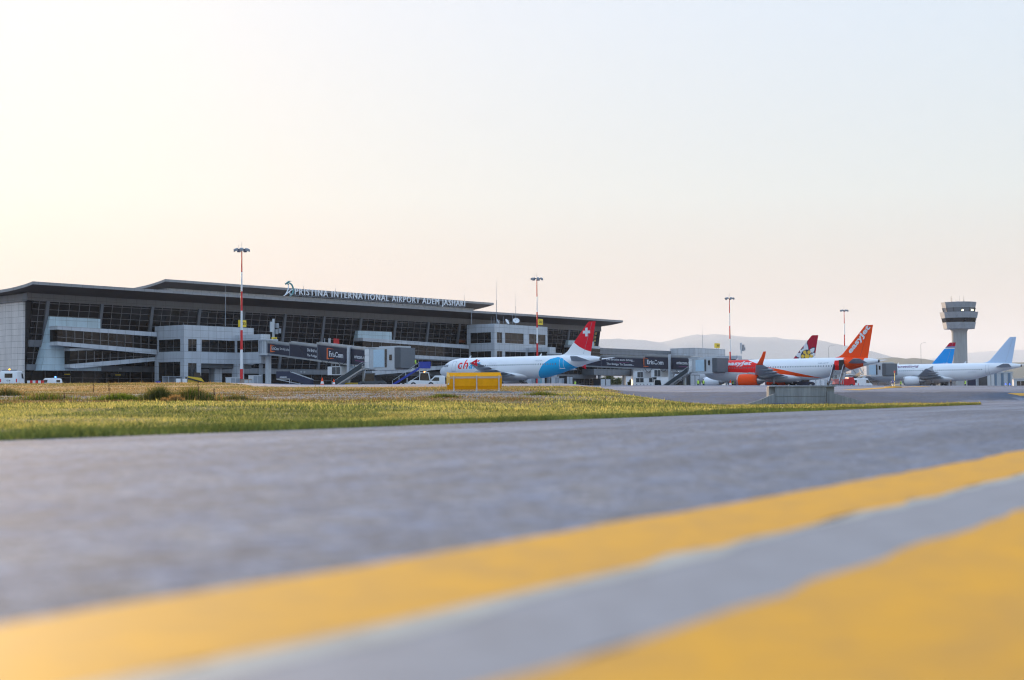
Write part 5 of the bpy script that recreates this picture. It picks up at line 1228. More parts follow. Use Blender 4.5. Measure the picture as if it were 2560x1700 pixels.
for i, (dx, h, w_) in enumerate(((-23, 15, .05), (-19, 17, .07), (-16, 12, .07), (-9, 7, .06), (-2, 3.5, .3), (4.5, 18, .04), (10, 14, .06), (14, 18, .07), (16.5, 8, .09), (-21, 7, .1), (12, 6, .12))):
    z_ = zt(756.2); MB().cyl((dx*k, .6*(i % 3-1), z_-.05), (dx*k, .6*(i % 3-1), z_+h*k), w_*1.2, w_*.6, 6).build('antenna', m_mgrey, r)
mb = MB(); n = 24
for i in range(n):
    t = math.tau*i/n; mb.cyl((92*k/2*math.cos(t), 92*k/2*math.sin(t), zt(781.2)), (92*k/2*math.cos(t), 92*k/2*math.sin(t), zt(779.5)), .03, n=4)
mb.build('gallery_rail', m_mgrey, r)

# ------------------------------------------------------------------ yellow airfield sign on its slab (seen from behind)
Ys = 77.; c0 = ony(1186, 981, Ys); gzs = .47; ks = Ys/F
r = thing('airfield_sign', 'yellow metal airfield sign seen from behind on three grey posts', 'sign', (c0.x, Ys, gzs), R_(-3))
zz = lambda y: ony(1186, y, Ys).z-gzs
xl, xr = (1118.5-1186)*ks, (1255.5-1186)*ks; z0, z1, z2, z3 = zz(973.5), zz(964.5), zz(942), zz(931.2)
ms = mat('sign_box_yellow', (.92, .38, .0), .5, spec=.2, var=.08, scale=3); ms2 = mat('sign_cap_orange', (.85, .47, .10), .4, var=.05)
mb = MB(); b = .13
mb.add([(xl, -.10, z0), (xr-.10, -.10, z0), (xr, -.20, z1), (xl, -.20, z1), (xl, -.20, z2), (xr, -.20, z2), (xr-.10, -.02, z3), (xl, -.02, z3), (xl, .14, z0), (xr-.1, .14, z0), (xr-.1, .14, z3), (xl, .14, z3)],
       [(0, 1, 2, 3), (3, 2, 5, 4), (4, 5, 6, 7), (8, 11, 10, 9), (7, 6, 10, 11), (0, 8, 9, 1), (0, 3, 4, 7, 11, 8), (1, 9, 10, 6, 5, 2)])
bx = mb.build('sign_box', ms, r)
mb = MB(); mb.prism([(xl-.03, -.24, z1+.02), (xl-.03, -.24, z2+.05), (xl-.03, -.05, z3+.03), (xl-.03, .17, z3+.03), (xl-.03, .17, z0-.03), (xl-.03, -.12, z0-.03)], (.035, 0, 0))
mb.add([(xl, -.235, z1+.02), (xl+.16, -.235, z1+.1), (xl+.16, -.235, z2-.02), (xl, -.235, z2+.05)], [(0, 1, 2, 3)]); mb.add([(xl, -.235, z2+.05), (xl+.16, -.235, z2-.02), (xl+.10, -.06, z3), (xl, -.05, z3+.03)], [(0, 1, 2, 3)]); mb.build('end_cap', ms2, bx, fixn=False)
MB().box(xl+.16, xr-.02, -.215, -.2, zz(946), zz(941.3)).build('stripe', mat('sign_stripe', (.62, .45, .36), .5), bx)
MB().box(xl+.17, xr-.02, -.222, -.2, zz(941.3), zz(940.5)).build('seam', ms2, bx)
MB().box(xl+.05, xl+.09, -.255, -.24, zz(962), zz(957.5)).build('sticker', m_white, bx)
for px in (1135.7, 1192.8, 1248.3):
    x_ = (px-1186)*ks; mb = MB(); mb.cyl((x_, -.27, 0), (x_, -.27, zz(939)), .033, n=12); mb.box(x_-.09, x_+.09, -.36, -.14, 0, .02); mb.box(x_-.05, x_+.05, -.31, -.2, .1, .13)
    mb.bar((x_, -.27, zz(943)), (x_, -.2, zz(943)), .05, .04); mb.bar((x_, -.27, zz(965)), (x_, -.19, zz(965)), .05, .04)
    for zc in (zz(958), zz(944), zz(972)): mb.cyl((x_, -.27, zc-.02), (x_, -.27, zc+.02), .045, n=12)
    mb.build('post', mat('galvanised_post', (.60, .55, .55), .45, .35), r, smooth=True)
r = thing('concrete_slab', 'low concrete footing slab under the yellow airfield sign', 'slab', (c0.x, Ys, gzs), R_(-3))
mb = MB(); mb.box((1096-1186)*ks, (1278-1186)*ks, -.75, .7, -.32, -.005); o = mb.build('slab', m_conc, r)
# ------------------------------------------------------------------ culvert headwall
Yh = 80.; kh = Yh/F; hw0 = ony(2000, 1008, Yh); r = thing('culvert_headwall', 'weathered concrete culvert headwall with splayed wing walls in the paved bank', 'retaining wall', (hw0.x, Yh, -.5))
X_ = lambda px: (px-2000)*kh
zH = lambda y: ony(2000, y, Yh).z+.5
mb = MB(); mb.box(X_(1938), X_(2066), -.0, .35, 0, zH(967)); mb.box(X_(1924), X_(1938)-.01, .18, .55, .0, zH(965.4)); mb.box(X_(2066)+.01, X_(2088), .18, .55, .0, zH(964.5)); mb.box(X_(1924), X_(2088), .36, .9, 0, zH(965.2)-.02)
mb.build('front_wall', m_conc, r)
MB().box(X_(1924)-.02, X_(2090)+.02, -.05, .6, zH(967)+.001, zH(964.2)).build('coping', m_conc, r)
mb = MB(); mb.box(X_(1938)+.02, X_(2066)-.02, -.012, 0, zH(991.3), zH(990.6)); mb.box(X_(2062), X_(2062.8), -.012, 0, .1, zH(968)); mb.build('joint', mat('dark_joint', (.13, .13, .12), 1), r)
def wing(pxa, pxb, yb, za, zb, ya=0, name='wing_wall'):
    mb = MB(); xa, xb = X_(pxa), X_(pxb); yb_ = -yb; t = .22
    mb.hexa([(xa, ya-t/2, 0), (xb, yb_-t/2, 0), (xb, yb_+t/2+.12, 0), (xa, ya+t/2+.12, 0)], [(xa, ya-t/2, za), (xb, yb_-t/2, zb), (xb, yb_+t/2, zb), (xa, ya+t/2, za)]); mb.build(name, m_conc, r)
wing(1938, 1882, 2.0, zH(983), zH(1000), .1); wing(1882, 1828, 4.2, zH(1000), zH(1010), -2.0)
wing(2067, 2128, 3.2, zH(979), zH(1006), .1)

# ------------------------------------------------------------------ people
def human(mb_scale=1):
    me = bpy.data.meshes.new('body'); bm = bmesh.new()
    J = {'pel': (0, 0, .95, .15), 'wst': (0, .01, 1.08, .13), 'chs': (0, .0, 1.32, .165), 'nk': (0, .01, 1.50, .06), 'hd': (0, .03, 1.60, .095), 'hd2': (0, .02, 1.72, .085),
         'shl': (-.20, 0, 1.42, .07), 'ell': (-.26, .04, 1.14, .045), 'wrl': (-.25, .16, .92, .035), 'hal': (-.24, .21, .84, .03), 'shr': (.20, 0, 1.42, .07), 'elr': (.27, .0, 1.14, .045), 'wrr': (.27, .12, .90, .035), 'har': (.26, .15, .82, .03),
         'hpl': (-.10, 0, .88, .10), 'knl': (-.12, .03, .50, .065), 'anl': (-.12, -.02, .09, .045), 'ftl': (-.13, .14, .04, .04), 'hpr': (.10, 0, .88, .10), 'knr': (.12, .06, .50, .065), 'anr': (.13, .02, .09, .045), 'ftr': (.14, .18, .04, .04)}
    E = ['pel wst', 'wst chs', 'chs nk', 'nk hd', 'hd hd2', 'chs shl', 'shl ell', 'ell wrl', 'wrl hal', 'chs shr', 'shr elr', 'elr wrr', 'wrr har', 'pel hpl', 'hpl knl', 'knl anl', 'anl ftl', 'pel hpr', 'hpr knr', 'knr anr', 'anr ftr']
    ks_ = list(J); V = {k_: bm.verts.new(J[k_][:3]) for k_ in ks_}
    for e in E: a, b = e.split(); bm.edges.new((V[a], V[b]))
    bm.to_mesh(me); bm.free(); o = bpy.data.objects.new('body', me); COL.objects.link(o); md = o.modifiers.new('s', 'SKIN'); sb = o.modifiers.new('b', 'SUBSURF'); sb.levels = 1; sb.render_levels = 1
    sk = me.skin_vertices[0].data
    for i, k_ in enumerate(ks_): sk[i].radius = (J[k_][3]*1.15, J[k_][3]*1.0); sk[i].use_root = (i == 0)
    dg = bpy.context.evaluated_depsgraph_get(); m2 = bpy.data.meshes.new_from_object(o.evaluated_get(dg)); bpy.data.objects.remove(o)
    m2.materials.clear(); m2.materials.append(m_cloth); m2.materials.append(m_skin)
    for p in m2.polygons:
        c = p.center; p.material_index = 1 if (c.z > 1.49 or (abs(c.x) > .2 and c.z < .93 and c.z > .7)) else 0; p.use_smooth = True
    return m2
HUM = human()
def vest_mesh():
    mb = MB(); n = 16; V = []
    for z, rx, ry in ((.90, .20, .165), (1.05, .195, .16), (1.2, .205, .17), (1.38, .225, .175), (1.47, .19, .13), (1.50, .10, .09)):
        V += [(rx*math.cos(math.tau*i/n), .0+ry*math.sin(math.tau*i/n), z) for i in range(n)]
    mb.add(V, [(j*n+i, j*n+(i+1) % n, (j+1)*n+(i+1) % n, (j+1)*n+i) for j in range(5) for i in range(n)]); o = mb.build('vest', m_vest, smooth=True); me = o.data; bpy.data.objects.remove(o)
    mb = MB(); mb.lathe([(.102, 1.62), (.106, 1.70), (.08, 1.77), (.02, 1.80)], (0, .02, 0), n=12); o = mb.build('hair', m_dgrey, smooth=True); m2 = o.data; bpy.data.objects.remove(o); return me, m2
VEST, HAIR = vest_mesh()
def person(X, Y, z, rz, label, vest=True, h=1.78):
    r = thing('person', label, 'person', (X, Y, z), rz, 'ground crew around the airliners'); r.scale = (h/1.78,)*3
    for nm, me in (('body', HUM), ('hair', HAIR))+((('vest', VEST),) if vest else ()):
        o = bpy.data.objects.new(nm, me); COL.objects.link(o); o.parent = r
def pers(px, Y, label, z=None, **k_):
    P = ony(px, 955, Y); person(P.x, P.y, gz(P) if z is None else z, random.uniform(0, 6), label, **k_)
P = ony(1039.5, 905, 241); person(P.x, P.y, ony(1039.5, 922.5, 241).z, 2.2, 'person in a bright green vest leaning at the top of the blue mobile stairs')
P = ony(1046.5, 905, 243); person(P.x, P.y, ony(1046, 924, 243).z, 1.2, 'person in dark clothes behind the blue platform of the mobile stairs', vest=False, h=1.65)
pers(1437.5, 268, 'person in a green vest under the rear body of the airliner with the red tail')
P = ony(1750, 920, 292); person(P.x-.1, P.y-1.5, ony(1750, 927, 290).z, .5, 'person in a green vest on the upper steps of the middle bridge stairs')
pers(1745.5, 276, 'person in a vest and dark trousers, left of a colleague below the middle bridge')
pers(1758.5, 277, 'person in a green vest under the middle bridge cab, right of a colleague')
pers(1832, 286, 'person in a green vest standing beside the far engine and an orange cone')
pers(2252, 318, 'person in a vest near the nose wheel of the pale airliner')
pers(2377, 318, 'person in a red and dark outfit below the wing of the pale airliner', vest=False)
pers(2413, 318, 'person in a green vest below the rear body of the pale airliner')

# ------------------------------------------------------------------ vehicles and ground equipment
def wheels(root, pos, rad, wd):
    for x, y in pos:
        t = MB().lathe([(rad*.55, -wd/2), (rad, -wd/2), (rad, wd/2), (rad*.55, wd/2)], (x, y, rad), 'y', 16).build('wheel', m_black, root)
        MB().lathe([(rad*.1, -wd/2-.01), (rad*.5, -wd/2-.01), (rad*.5, wd/2+.01), (rad*.1, wd/2+.01)], (x, y, rad), 'y', 12).build('rim', m_lgrey, t)
def at(px, Y): P = ony(px, 955, Y); return (P.x, P.y, gz(P))
# local frame: x forward, y left
def van(loc, rz, label, cat='van', ln=5.4, wd=2.05, h=2.35, m_=m_white, beacon=None, text=None, nm='van'):
    r = thing(nm, label, cat, loc, rz); w2 = wd/2
    sec = [(-ln/2, .45, h-.25, .96), (-ln/2+.12, .35, h-.05, .99), (-ln/2+.5, .3, h, 1), (ln/2-1.9, .3, h, 1), (ln/2-1.1, .3, h*.62, 1), (ln/2-.25, .32, h*.50, .96), (ln/2, .4, h*.40, .9)]
    mb = MB(); V = []
    for x, z0, z1, k_ in sec: V += [(x, -w2*k_, z0), (x, w2*k_, z0), (x, w2*k_, z0+(z1-z0)*.5), (x, w2*k_*.93, z1-.1), (x, w2*k_*.8, z1), (x, -w2*k_*.8, z1), (x, -w2*k_*.93, z1-.1), (x, -w2*k_, z0+(z1-z0)*.5)]
    n = 8; mb.add(V, [(j*n+i, j*n+(i+1) % n, (j+1)*n+(i+1) % n, (j+1)*n+i) for j in range(len(sec)-1) for i in range(n)]+[tuple(range(8))[::-1], tuple(range((len(sec)-1)*n, len(sec)*n))])
    b = mb.build('body', m_, r, smooth=True)
    mb = MB(); mb.box(-ln/2-.015, -ln/2+.01, -w2*.42, w2*.42, h*.58, h*.83); mb.build('rear_window', m_acglass, b)
    for sg in (-1, 1):
        mb = MB(); mb.hexa([(ln/2-2.6, sg*w2-.02, h*.56), (ln/2-1.3, sg*w2-.02, h*.56), (ln/2-1.3, sg*w2+.02, h*.56), (ln/2-2.6, sg*w2+.02, h*.56)], [(ln/2-2.6, sg*w2*.96-.02, h*.85), (ln/2-1.85, sg*w2*.96-.02, h*.85), (ln/2-1.85, sg*w2*.96+.03, h*.85), (ln/2-2.6, sg*w2*.96+.03, h*.85)]); mb.build('side_window', m_acglass, b)
        MB().box(-ln/2-.03, -ln/2+.02, sg*w2*.86-.08, sg*w2*.86+.08, h*.33, h*.52).build('tail_light', m_red, b)
    MB().box(-ln/2-.08, -ln/2+.1, -w2*.98, w2*.98, .38, .58).build('bumper', m_dgrey, b)
    wheels(r, [(-ln*.3, -w2*.86), (-ln*.3, w2*.86), (ln*.32, -w2*.86), (ln*.32, w2*.86)], .36, .24)
    if beacon:
        MB().box(-ln/2+.5, -ln/2+.75, -w2*.8, w2*.8, h, h+.12).build('light_bar', m_dgrey, r)
        MB().lathe([(.13, 0), (.13, .12), (.05, .18)], (-ln/2+.6, 0, h+.1), n=10).build('beacon', emis('beacon_'+nm, beacon, 1.5), r)
    if text:
        mb = MB(); map_geo(mb, text_geo(text, width=.5, height=.2, bold=.02), lambda v: (-ln/2-.03, .25-v.x, h*.38+v.y)); mb.build('lettering', m_black, b, fixn=False)
    return r
van(at(31, 205), R_(98), 'white van seen from the rear with an orange beacon at the far left', h=2.45, wd=2.55, beacon=(1, .3, .02), text='C5')
van(at(122, 214), R_(150), 'small white car with a blue roof light beside the end of the terminal', cat='car', ln=4, wd=1.7, h=1.5, beacon=(.1, .3, 1), nm='car')
van(at(2098+58, 330), R_(40), 'white van behind the farthest bridge stairs', nm='van', h=2.4)
van(at(1345+225, 380), R_(20), 'dark car parked beyond the pier beside the grey building', cat='car', ln=4.3, wd=1.75, h=1.5, m_=m_dgrey, nm='car')
def cartlike(px, Y, w_, d_, h, m_, label, cat, nm='cabinet', rz=ROT, doors=2, z=None, group=None):
    l = at(px, Y); r = thing(nm, label, cat, l, rz, group); b = MB().box(-w_/2, w_/2, -d_/2, d_/2, .12, h).build('body', m_, r); mb = MB()
    MB().box(-w_/2-.05, w_/2+.05, -d_/2-.05, d_/2+.05, h, h+.07).build('lid', m_, r); mb.box(-w_/2+.05, w_/2-.05, -d_/2+.05, d_/2-.05, 0, .12); mb.build('plinth', m_dgrey, r)
    for i in range(doors): a = -w_/2+w_*(i+.08)/doors; MB().box(a, a+w_*.84/doors, -d_/2-.025, -d_/2, .2, h-.1).build('door', m_lgrey if m_ is not m_lgrey else m_mgrey, b)
    return r
cartlike(582, 232, 2.0, 1.2, 1.75, m_lgrey, 'grey metal cabinet left of the nearest mast', 'cabinet', group='cabinets on the apron')
cartlike(616, 233, 1.9, 1.0, 1.45, mat('tan_box', (.42, .33, .27), .7), 'low tan box just right of the nearest mast', 'box', 'box')
cartlike(637, 234, 1.7, 1.2, 2.1, m_lgrey, 'pale green grey cabinet right of the nearest mast', 'cabinet', group='cabinets on the apron')
cartlike(1312+16, 285, 1.3, 1, 2.3, m_lgrey, 'pale cabinet left of the second mast base', 'cabinet', group='cabinets on the apron', doors=1)
cartlike(1353, 287, 1.0, 1, 2.6, mat('teal_cabinet', (.25, .42, .46), .5), 'teal cabinet right of the second mast base', 'cabinet', group='cabinets on the apron', doors=1)
cartlike(1388, 300, 1.4, 1, 2.9, m_lgrey, 'tall pale cabinet under the rear of the airliner with the red tail', 'cabinet', group='cabinets on the apron')
cartlike(1402, 303, 1.0, 1, 2.6, m_lgrey, 'narrow pale cabinet below the light blue patch', 'cabinet', group='cabinets on the apron', doors=1)
cartlike(1415, 310, 2.2, 2, 3.2, m_black, 'black covered cart under the rear body of the airliner with the red tail', 'cart', 'cart')
cartlike(1505, 335, 4.4, 2, 2.9, m_black, 'black container beside the pier column', 'container', 'container')
def generator(px, Y):
    r = thing('loader', 'yellow and black compact loader parked before the nearest gate building', 'loader', at(px, Y), R_(12)); r.scale = (1.15, 1.15, 1.15)
    mb = MB(); mb.prism([(-1.35, -.6, .35), (1.0, -.6, .35), (1.45, -.6, .8), (.9, -.6, 1.5), (-1.0, -.6, 1.75), (-1.45, -.6, 1.3)], (0, 1.2, 0)); b = mb.build('body', m_yelmach, r)
    mb = MB(); mb.prism([(-.2, -.5, 1.5), (.9, -.5, 1.45), (.75, -.5, 2.25), (-.1, -.5, 2.3)], (0, 1.0, 0)); mb.build('cab', m_acglass, r)
    for y in (-.8, .8): MB().bar((-1.3, y, 1.55), (1.6, y, .75), .16, .2).build('lift_arm', m_black, r)
    MB().prism([(1.5, -.95, .15), (2.15, -.95, .15), (1.9, -.95, .9), (1.55, -.95, .95)], (0, 1.9, 0)).build('bucket', m_dgrey, r)
    wheels(r, [(-.8, -.78), (-.8, .78), (.75, -.78), (.75, .78)], .42, .3)
generator(487, 232)
def cage(px, Y, label):
    r = thing('baggage_cart', label, 'baggage cart', at(px, Y), ROT, 'carts by the nearest gate building'); mb = MB()
    mb.box(-1.3, 1.3, -.75, .75, .45, .58); mb.build('deck', m_mgrey, r); mb = MB()
    for x in (-1.27, 0, 1.27):
        for y in (-.72, .72): mb.box(x-.04, x+.04, y-.04, y+.04, .58, 1.85)
    mb.box(-1.32, 1.32, -.78, .78, 1.85, 1.92); mb.box(-1.25, 1.25, .70, .73, .58, 1.8); mb.build('cage', m_mgrey, r)
    MB().box(.2, 1.1, -.76, -.73, .7, 1.55).build('panel', m_white, r)
    wheels(r, [(-.9, -.6), (-.9, .6), (.9, -.6), (.9, .6)], .22, .14)
cage(430, 226, 'left grey baggage cart with a white panel, before the nearest gate building'); cage(446, 228, 'right grey baggage cart with a white panel, before the nearest gate building')
r = thing('apron_board', 'small blue and white marker at the foot of the nearest gate building', 'marker', at(395, 214), ROT); MB().box(-.4, .4, -.1, .1, .2, 1.0).build('plate', m_blue, r); MB().box(-.05, .05, -.05, .05, 0, .2).build('post', m_lgrey, r)
r = thing('barrier', 'low red and white barrier before the left end of the terminal', 'barrier', at(89, 208), R_(0)); 
for i in range(6): MB().box(-1.2+i*.4, -.8+i*.4, -.1, .1, .5, 1.1).build('segment', m_red if i % 2 else m_white, r)
MB().box(-1.1, -1.0, -.2, .2, 0, .5).build('leg', m_dgrey, r); MB().box(1.0, 1.1, -.2, .2, 0, .5).build('leg', m_dgrey, r)
# mobile passenger stairs
def mstairs(loc, rz, L_, H_, m_side, label, plat=1.8, wd=1.7, closed=True):
    """local: stairs climb towards +x, platform beyond"""
    r = thing('mobile_stairs', label, 'mobile stairs', loc, rz, 'mobile passenger stairs'); w2 = wd/2; mb = MB()
    n = 18
    for i in range(n): t = (i+.5)/n; mb.box(L_*t-.16, L_*t+.16, -w2+.08, w2-.08, .35+(H_-.35)*t-.05, .35+(H_-.35)*t)
    mb.box(L_, L_+plat, -w2, w2, H_-.12, H_); mb.build('steps', m_alu, r)
    for sg in (-1, 1):
        mb = MB(); y = sg*w2
        top = 1.05
        mb.prism([(0, y-.03, .25), (L_, y-.03, H_-.15), (L_, y-.03, H_+top), (0, y-.03, .35+top*.9)] if closed else [(0, y-.03, .25), (L_, y-.03, H_-.15), (L_, y-.03, H_+.28), (0, y-.03, .65)], (0, .06, 0)); s_ = mb.build('side_panel', m_side, r)
        mb = MB()
        if closed: mb.bar((0, y, .35+top*.92), (L_, y, H_+top+.02), .09, .07)
        else:
            mb.bar((.2, y, 1.3), (L_, y, H_+1.05), .06, .06)
            for i in range(5): t = i/4; mb.bar((L_*t, y, .5+(H_-.35)*t), (L_*t, y, 1.2+(H_-.35)*t), .05, .05)
        mb.build('handrail', m_lgrey, s_)
        MB().box(L_, L_+plat, y-.04, y+.04, H_+.05, H_+1.15).build('platform_side', m_side, r)
        MB().box(L_+plat*.25, L_+plat*.75, y+sg*.045-.005, y+sg*.045+.005, H_+.18, H_+.3).build('lettering_strip', m_text, r) if closed else None
        mb = MB(); mb.bar((L_+plat-.1, y*.9, H_-.1), (L_*.45, y*.9, .5), .09, .09); mb.bar((L_*.55, y*.9, .5), (L_*.55, y*.9, H_*.52), .1, .1); mb.bar((L_+.1, y*.9, H_-.1), (L_+.1, y*.9, .5), .1, .1); mb.build('strut', m_lgrey, r)
    mb = MB(); mb.box(L_*.3, L_+.9, -w2*.95, w2*.95, .42, .75); mb.build('chassis', m_side if closed else m_white, r)
    wheels(r, [(L_*.4, -w2*.9), (L_*.4, w2*.9), (L_+.3, -w2*.9), (L_+.3, w2*.9)], .38, .22); return r
l = at(781, 226); mstairs(l, R_(180-2), 3.4, 1.45, m_navy, 'navy mobile stairs parked below the nearest boarding bridge', plat=2.2)
l = at(981, 236); mstairs(l, R_(6), 4.4, ony(1040, 923, 240).z-l[2], m_blue, 'bright blue mobile stairs on a white frame below the nearest bridge cab', plat=1.9, closed=False)
dr = sp(251.1, 144.9-30.9); st0 = dr-Vector((math.cos(ROT+R_(14)), math.sin(ROT+R_(14)), 0))*6.4; mstairs((st0.x, st0.y, 1.85), ROT+R_(14), 4.7, 3.4, m_navy, 'dark navy mobile stairs at the open rear door of the orange tailed airliner', plat=1.7, wd=1.9)
# white tug + loader by the nose of the first airliner
def tug(px, Y, label, rz=0, cabc=m_white):
    r = thing('airport_tug', label, 'tug', at(px, Y), rz); mb = MB()
    mb.prism([(-2.3, -.95, .35), (2.2, -.95, .35), (2.3, -.95, .85), (1.9, -.95, 1.1), (-1.9, -.95, 1.25), (-2.4, -.95, .9)], (0, 1.9, 0)); mb.build('body', cabc, r)
    mb = MB(); mb.prism([(-.5, -.8, 1.2), (1.2, -.8, 1.15), (.95, -.8, 2.35), (-.4, -.8, 2.4)], (0, 1.6, 0)); c_ = mb.build('cab', m_acglass, r)
    mb = MB(); mb.box(-.5, 1.05, -.85, .85, 2.4, 2.5)
    for x, xt in ((-.5, -.4), (1.22, .98)):
        for y in (-.82, .82): mb.bar((x, y, 1.2), (xt, y, 2.4), .09, .09)
    mb.build('cab_frame', cabc, c_)
    wheels(r, [(-1.5, -.85), (-1.5, .85), (1.4, -.85), (1.4, .85)], .45, .3); return r
t_ = tug(1057, 236, 'white tug with a dark cab and an orange beacon, right of the bright blue stairs', 0); MB().lathe([(.1, 0), (.1, .15), (.04, .2)], (.3, 0, 2.5), n=8).build('beacon', emis('orange_beacon', (1, .35, .05), 4), t_)
van(at(1086, 238), R_(183), 'white van with large side windows just left of the airliner nose', ln=3.6, h=2.0, wd=1.8, nm='van')
tug(930, 240, 'dark tug with yellow trim under the nearest bridge stairs', R_(180), m_dgrey)
tug(2006, 283, 'dark blue tug beside the main wheels of the orange tailed airliner', R_(0), m_navy)
tug(1640, 330, 'white low loader vehicle at the foot of the middle bridge stairs', R_(0))
r = thing('ground_vehicle', 'red service truck with its cab beyond the navy stairs', 'truck', at(2103, 305), R_(5)); mb = MB(); mb.prism([(-1.5, -1.1, .6), (1.2, -1.1, .6), (1.2, -1.1, 1.9), (-1.9, -1.1, 1.9)], (0, 2.2, 0)); mb.build('body', m_red, r)
MB().prism([(1.25, -1.1, .6), (2.7, -1.1, .6), (2.7, -1.1, 1.4), (2.3, -1.1, 2.3), (1.25, -1.1, 2.3)], (0, 2.2, 0)).build('cab', m_red, r); MB().box(-1.8, 1.1, -1.12, 1.12, 1.92, 2.05).build('rim_rail', m_lgrey, r); wheels(r, [(-1.2, -1), (-1.2, 1), (1.9, -1), (1.9, 1)], .45, .3)
for px, w_, h, m_, lb in ((2300, 4.0, 2.6, m_navy, 'dark blue container below the wing of the pale airliner'), (2370, 5.0, 2.4, m_mgrey, 'grey loader body under the pale airliner'), (2440, 6.5, 2.7, m_navy, 'long dark blue dolly under the rear of the pale airliner'), (2467, 5.4, 4.4, m_dgrey, 'tall dark container at the right below the pale airliner')):
    cartlike(px, 352, w_, 2, h, m_, lb, 'container', 'container', group='containers beyond the pale airliner')
for i, px in enumerate((2018, 2034, 2046, 2058)):
    cartlike(px, 345, 1.5, 1.2, 2.4, m_white, ('first', 'second', 'third', 'fourth')[i]+' pale upright box from the left beyond the orange tailed airliner', 'box', 'box', group='upright boxes beyond the airliner', doors=1)
cartlike(1727, 300, 4, 2, 3.0, m_dgrey, 'dark equipment container below the middle bridge', 'container', 'container')
# orange cones
def cone(px, Y, label, sc=1):
    r = thing('traffic_cone', label, 'traffic cone', at(px, Y), 0, 'traffic cones on the apron'); r.scale = (sc,)*3
    MB().lathe([(.2, .04), (.14, .3)], n=12).build('cone_foot', pm_orange, r); MB().lathe([(.14, .3), (.1, .5)], n=12).build('white_band', m_white, r); MB().lathe([(.1, .5), (.03, .8)], n=12).build('cone_tip', pm_orange, r); MB().box(-.25, .25, -.25, .25, 0, .04).build('base', m_black, r)
cone(805.5, 222, 'taller red and white cone before the terminal doors', 1.9); cone(834.5, 222, 'orange cone right of the taller cone by the terminal doors', 1.6); cone(1826, 272, 'orange cone beside the crew member at the far engine', 1.9)
# small apron signs and lights
def post_light(px, Y, label, tall=None):
    r = thing('apron_light', label, 'light', at(px, Y), 0); MB().cyl((0, 0, 0), (0, 0, .5), .05).build('post', m_lgrey, r); MB().lathe([(.1, .5), (.1, .66), (.05, .74)], n=12).build('lens', emis('blue_lens', (.03, .08, .9), 1.0), r)
post_light(2514, 300, 'left one of two small blue edge lights near the grey hangar'); post_light(2524, 300, 'right one of two small blue edge lights near the grey hangar')
l = gpt(2233, 969); r = thing('guide_sign', 'small blue arrow sign and thin red flagged pole on a yellow kerb island', 'sign', (l[0], l[1], gz(l)), 0); ki = l[1]/F
MB().lathe([(1.0, 0), (.9, .12), (.2, .16)], n=20).build('island', m_line, r); MB().box(-.05, .05, -.05, .05, .1, 8*ki).build('post', m_lgrey, r)
mb = MB(); mb.cyl((-.0, -.08, 15*ki), (0, .0, 15*ki), 3.4*ki, n=20); d_ = mb.build('disc', m_blue, r); MB().prism([(-.6*ki, -.1, 13*ki), (.6*ki, -.1, 13*ki), (.6*ki, -.1, 15.5*ki), (1.5*ki, -.1, 15.5*ki), (0, -.1, 17.3*ki), (-1.5*ki, -.1, 15.5*ki), (-.6*ki, -.1, 15.5*ki)], (0, .015, 0)).build('arrow', m_text, d_)
MB().box(3.5*ki, 4.2*ki, -.03, .03, .1, 39*ki).build('pole', m_yel, r); MB().box(2.6*ki, 6.0*ki, -.04, .04, 37*ki, 42*ki).build('flag', m_red, r); MB().box(-3*ki, 3*ki, .1, .2, 8*ki, 10*ki).build('base_box', m_lgrey, r)
# ------------------------------------------------------------------ background buildings, fence, trees, street lamps
def hut(px0, px1, yt, Y, label, m_, nw=2, cat='cabin', ribs=False, roof=.25, nm='cabin'):
    a = ony(px0, yt, Y); b = ony(px1, yt, Y); g_ = 2.0; r = thing(nm, label, cat, (a.x, Y, g_), 0); w_ = b.x-a.x; h = a.z-g_
    wl = MB().box(0, w_, 0, 7, 0, h).build('wall', m_, r); MB().box(-.2, w_+.2, -.25, 7.2, h, h+roof).build('roof', m_lgrey, r)
    for i in range(nw):
        x = w_*(i+.5)/nw; f = MB().box(x-w_*.3/nw, x+w_*.3/nw, -.08, -.02, h*.45, h*.85).build('window', m_acglass, wl)
        mb = MB(); mb.box(x-w_*.31/nw, x-w_*.29/nw, -.12, -.08, h*.43, h*.87); mb.box(x+w_*.29/nw, x+w_*.31/nw, -.12, -.08, h*.43, h*.87); mb.box(x-.05, x+.05, -.12, -.08, h*.45, h*.85); mb.build('window_frame', m_white, f)
    if ribs:
        for i in range(ribs): x = w_*(i+.5)/ribs; MB().box(x-.35, x+.35, -.3, 0, 0, h*.97).build('pilaster', mat('hangar_blue', (.12, .19, .27), .6), wl)
    return r
hut(1583, 1648, 926, 384, 'white site cabin with two dark windows below the pier', m_white, 2)
hut(1560, 1760, 940, 470, 'long white low building beyond the apron fence', m_white, 0)
hut(1502, 1592, 951, 520, 'low white shed with a pale roof beyond the trees', m_lgrey, 0, 'shed', nm='shed')
hut(2462, 2531, 932, 430, 'grey ribbed hangar at the right behind the pale airliner', m_lgrey, 0, 'hangar', 4, .3, nm='hangar')
hut(2534, 2640, 948, 520, 'low grey building at the right edge of the picture', m_lgrey, 3, 'building', nm='low_building')
hut(2010, 2180, 946, 520, 'low white building beyond the orange tailed airliner', m_white, 5, 'building', nm='low_building')
hut(1440, 1500, 950, 480, 'pale low shed with a lattice wall beyond the pier columns', m_lgrey, 0, 'shed', nm='shed')
a, b = ony(1583, 952, 372), ony(1636, 952, 372); r = thing('apron_fence', 'zigzag dark metal fence in front of the white site cabin', 'fence', (a.x, a.y, 2.05), 0); n = 6; w_ = (b.x-a.x)/n; mb = MB()
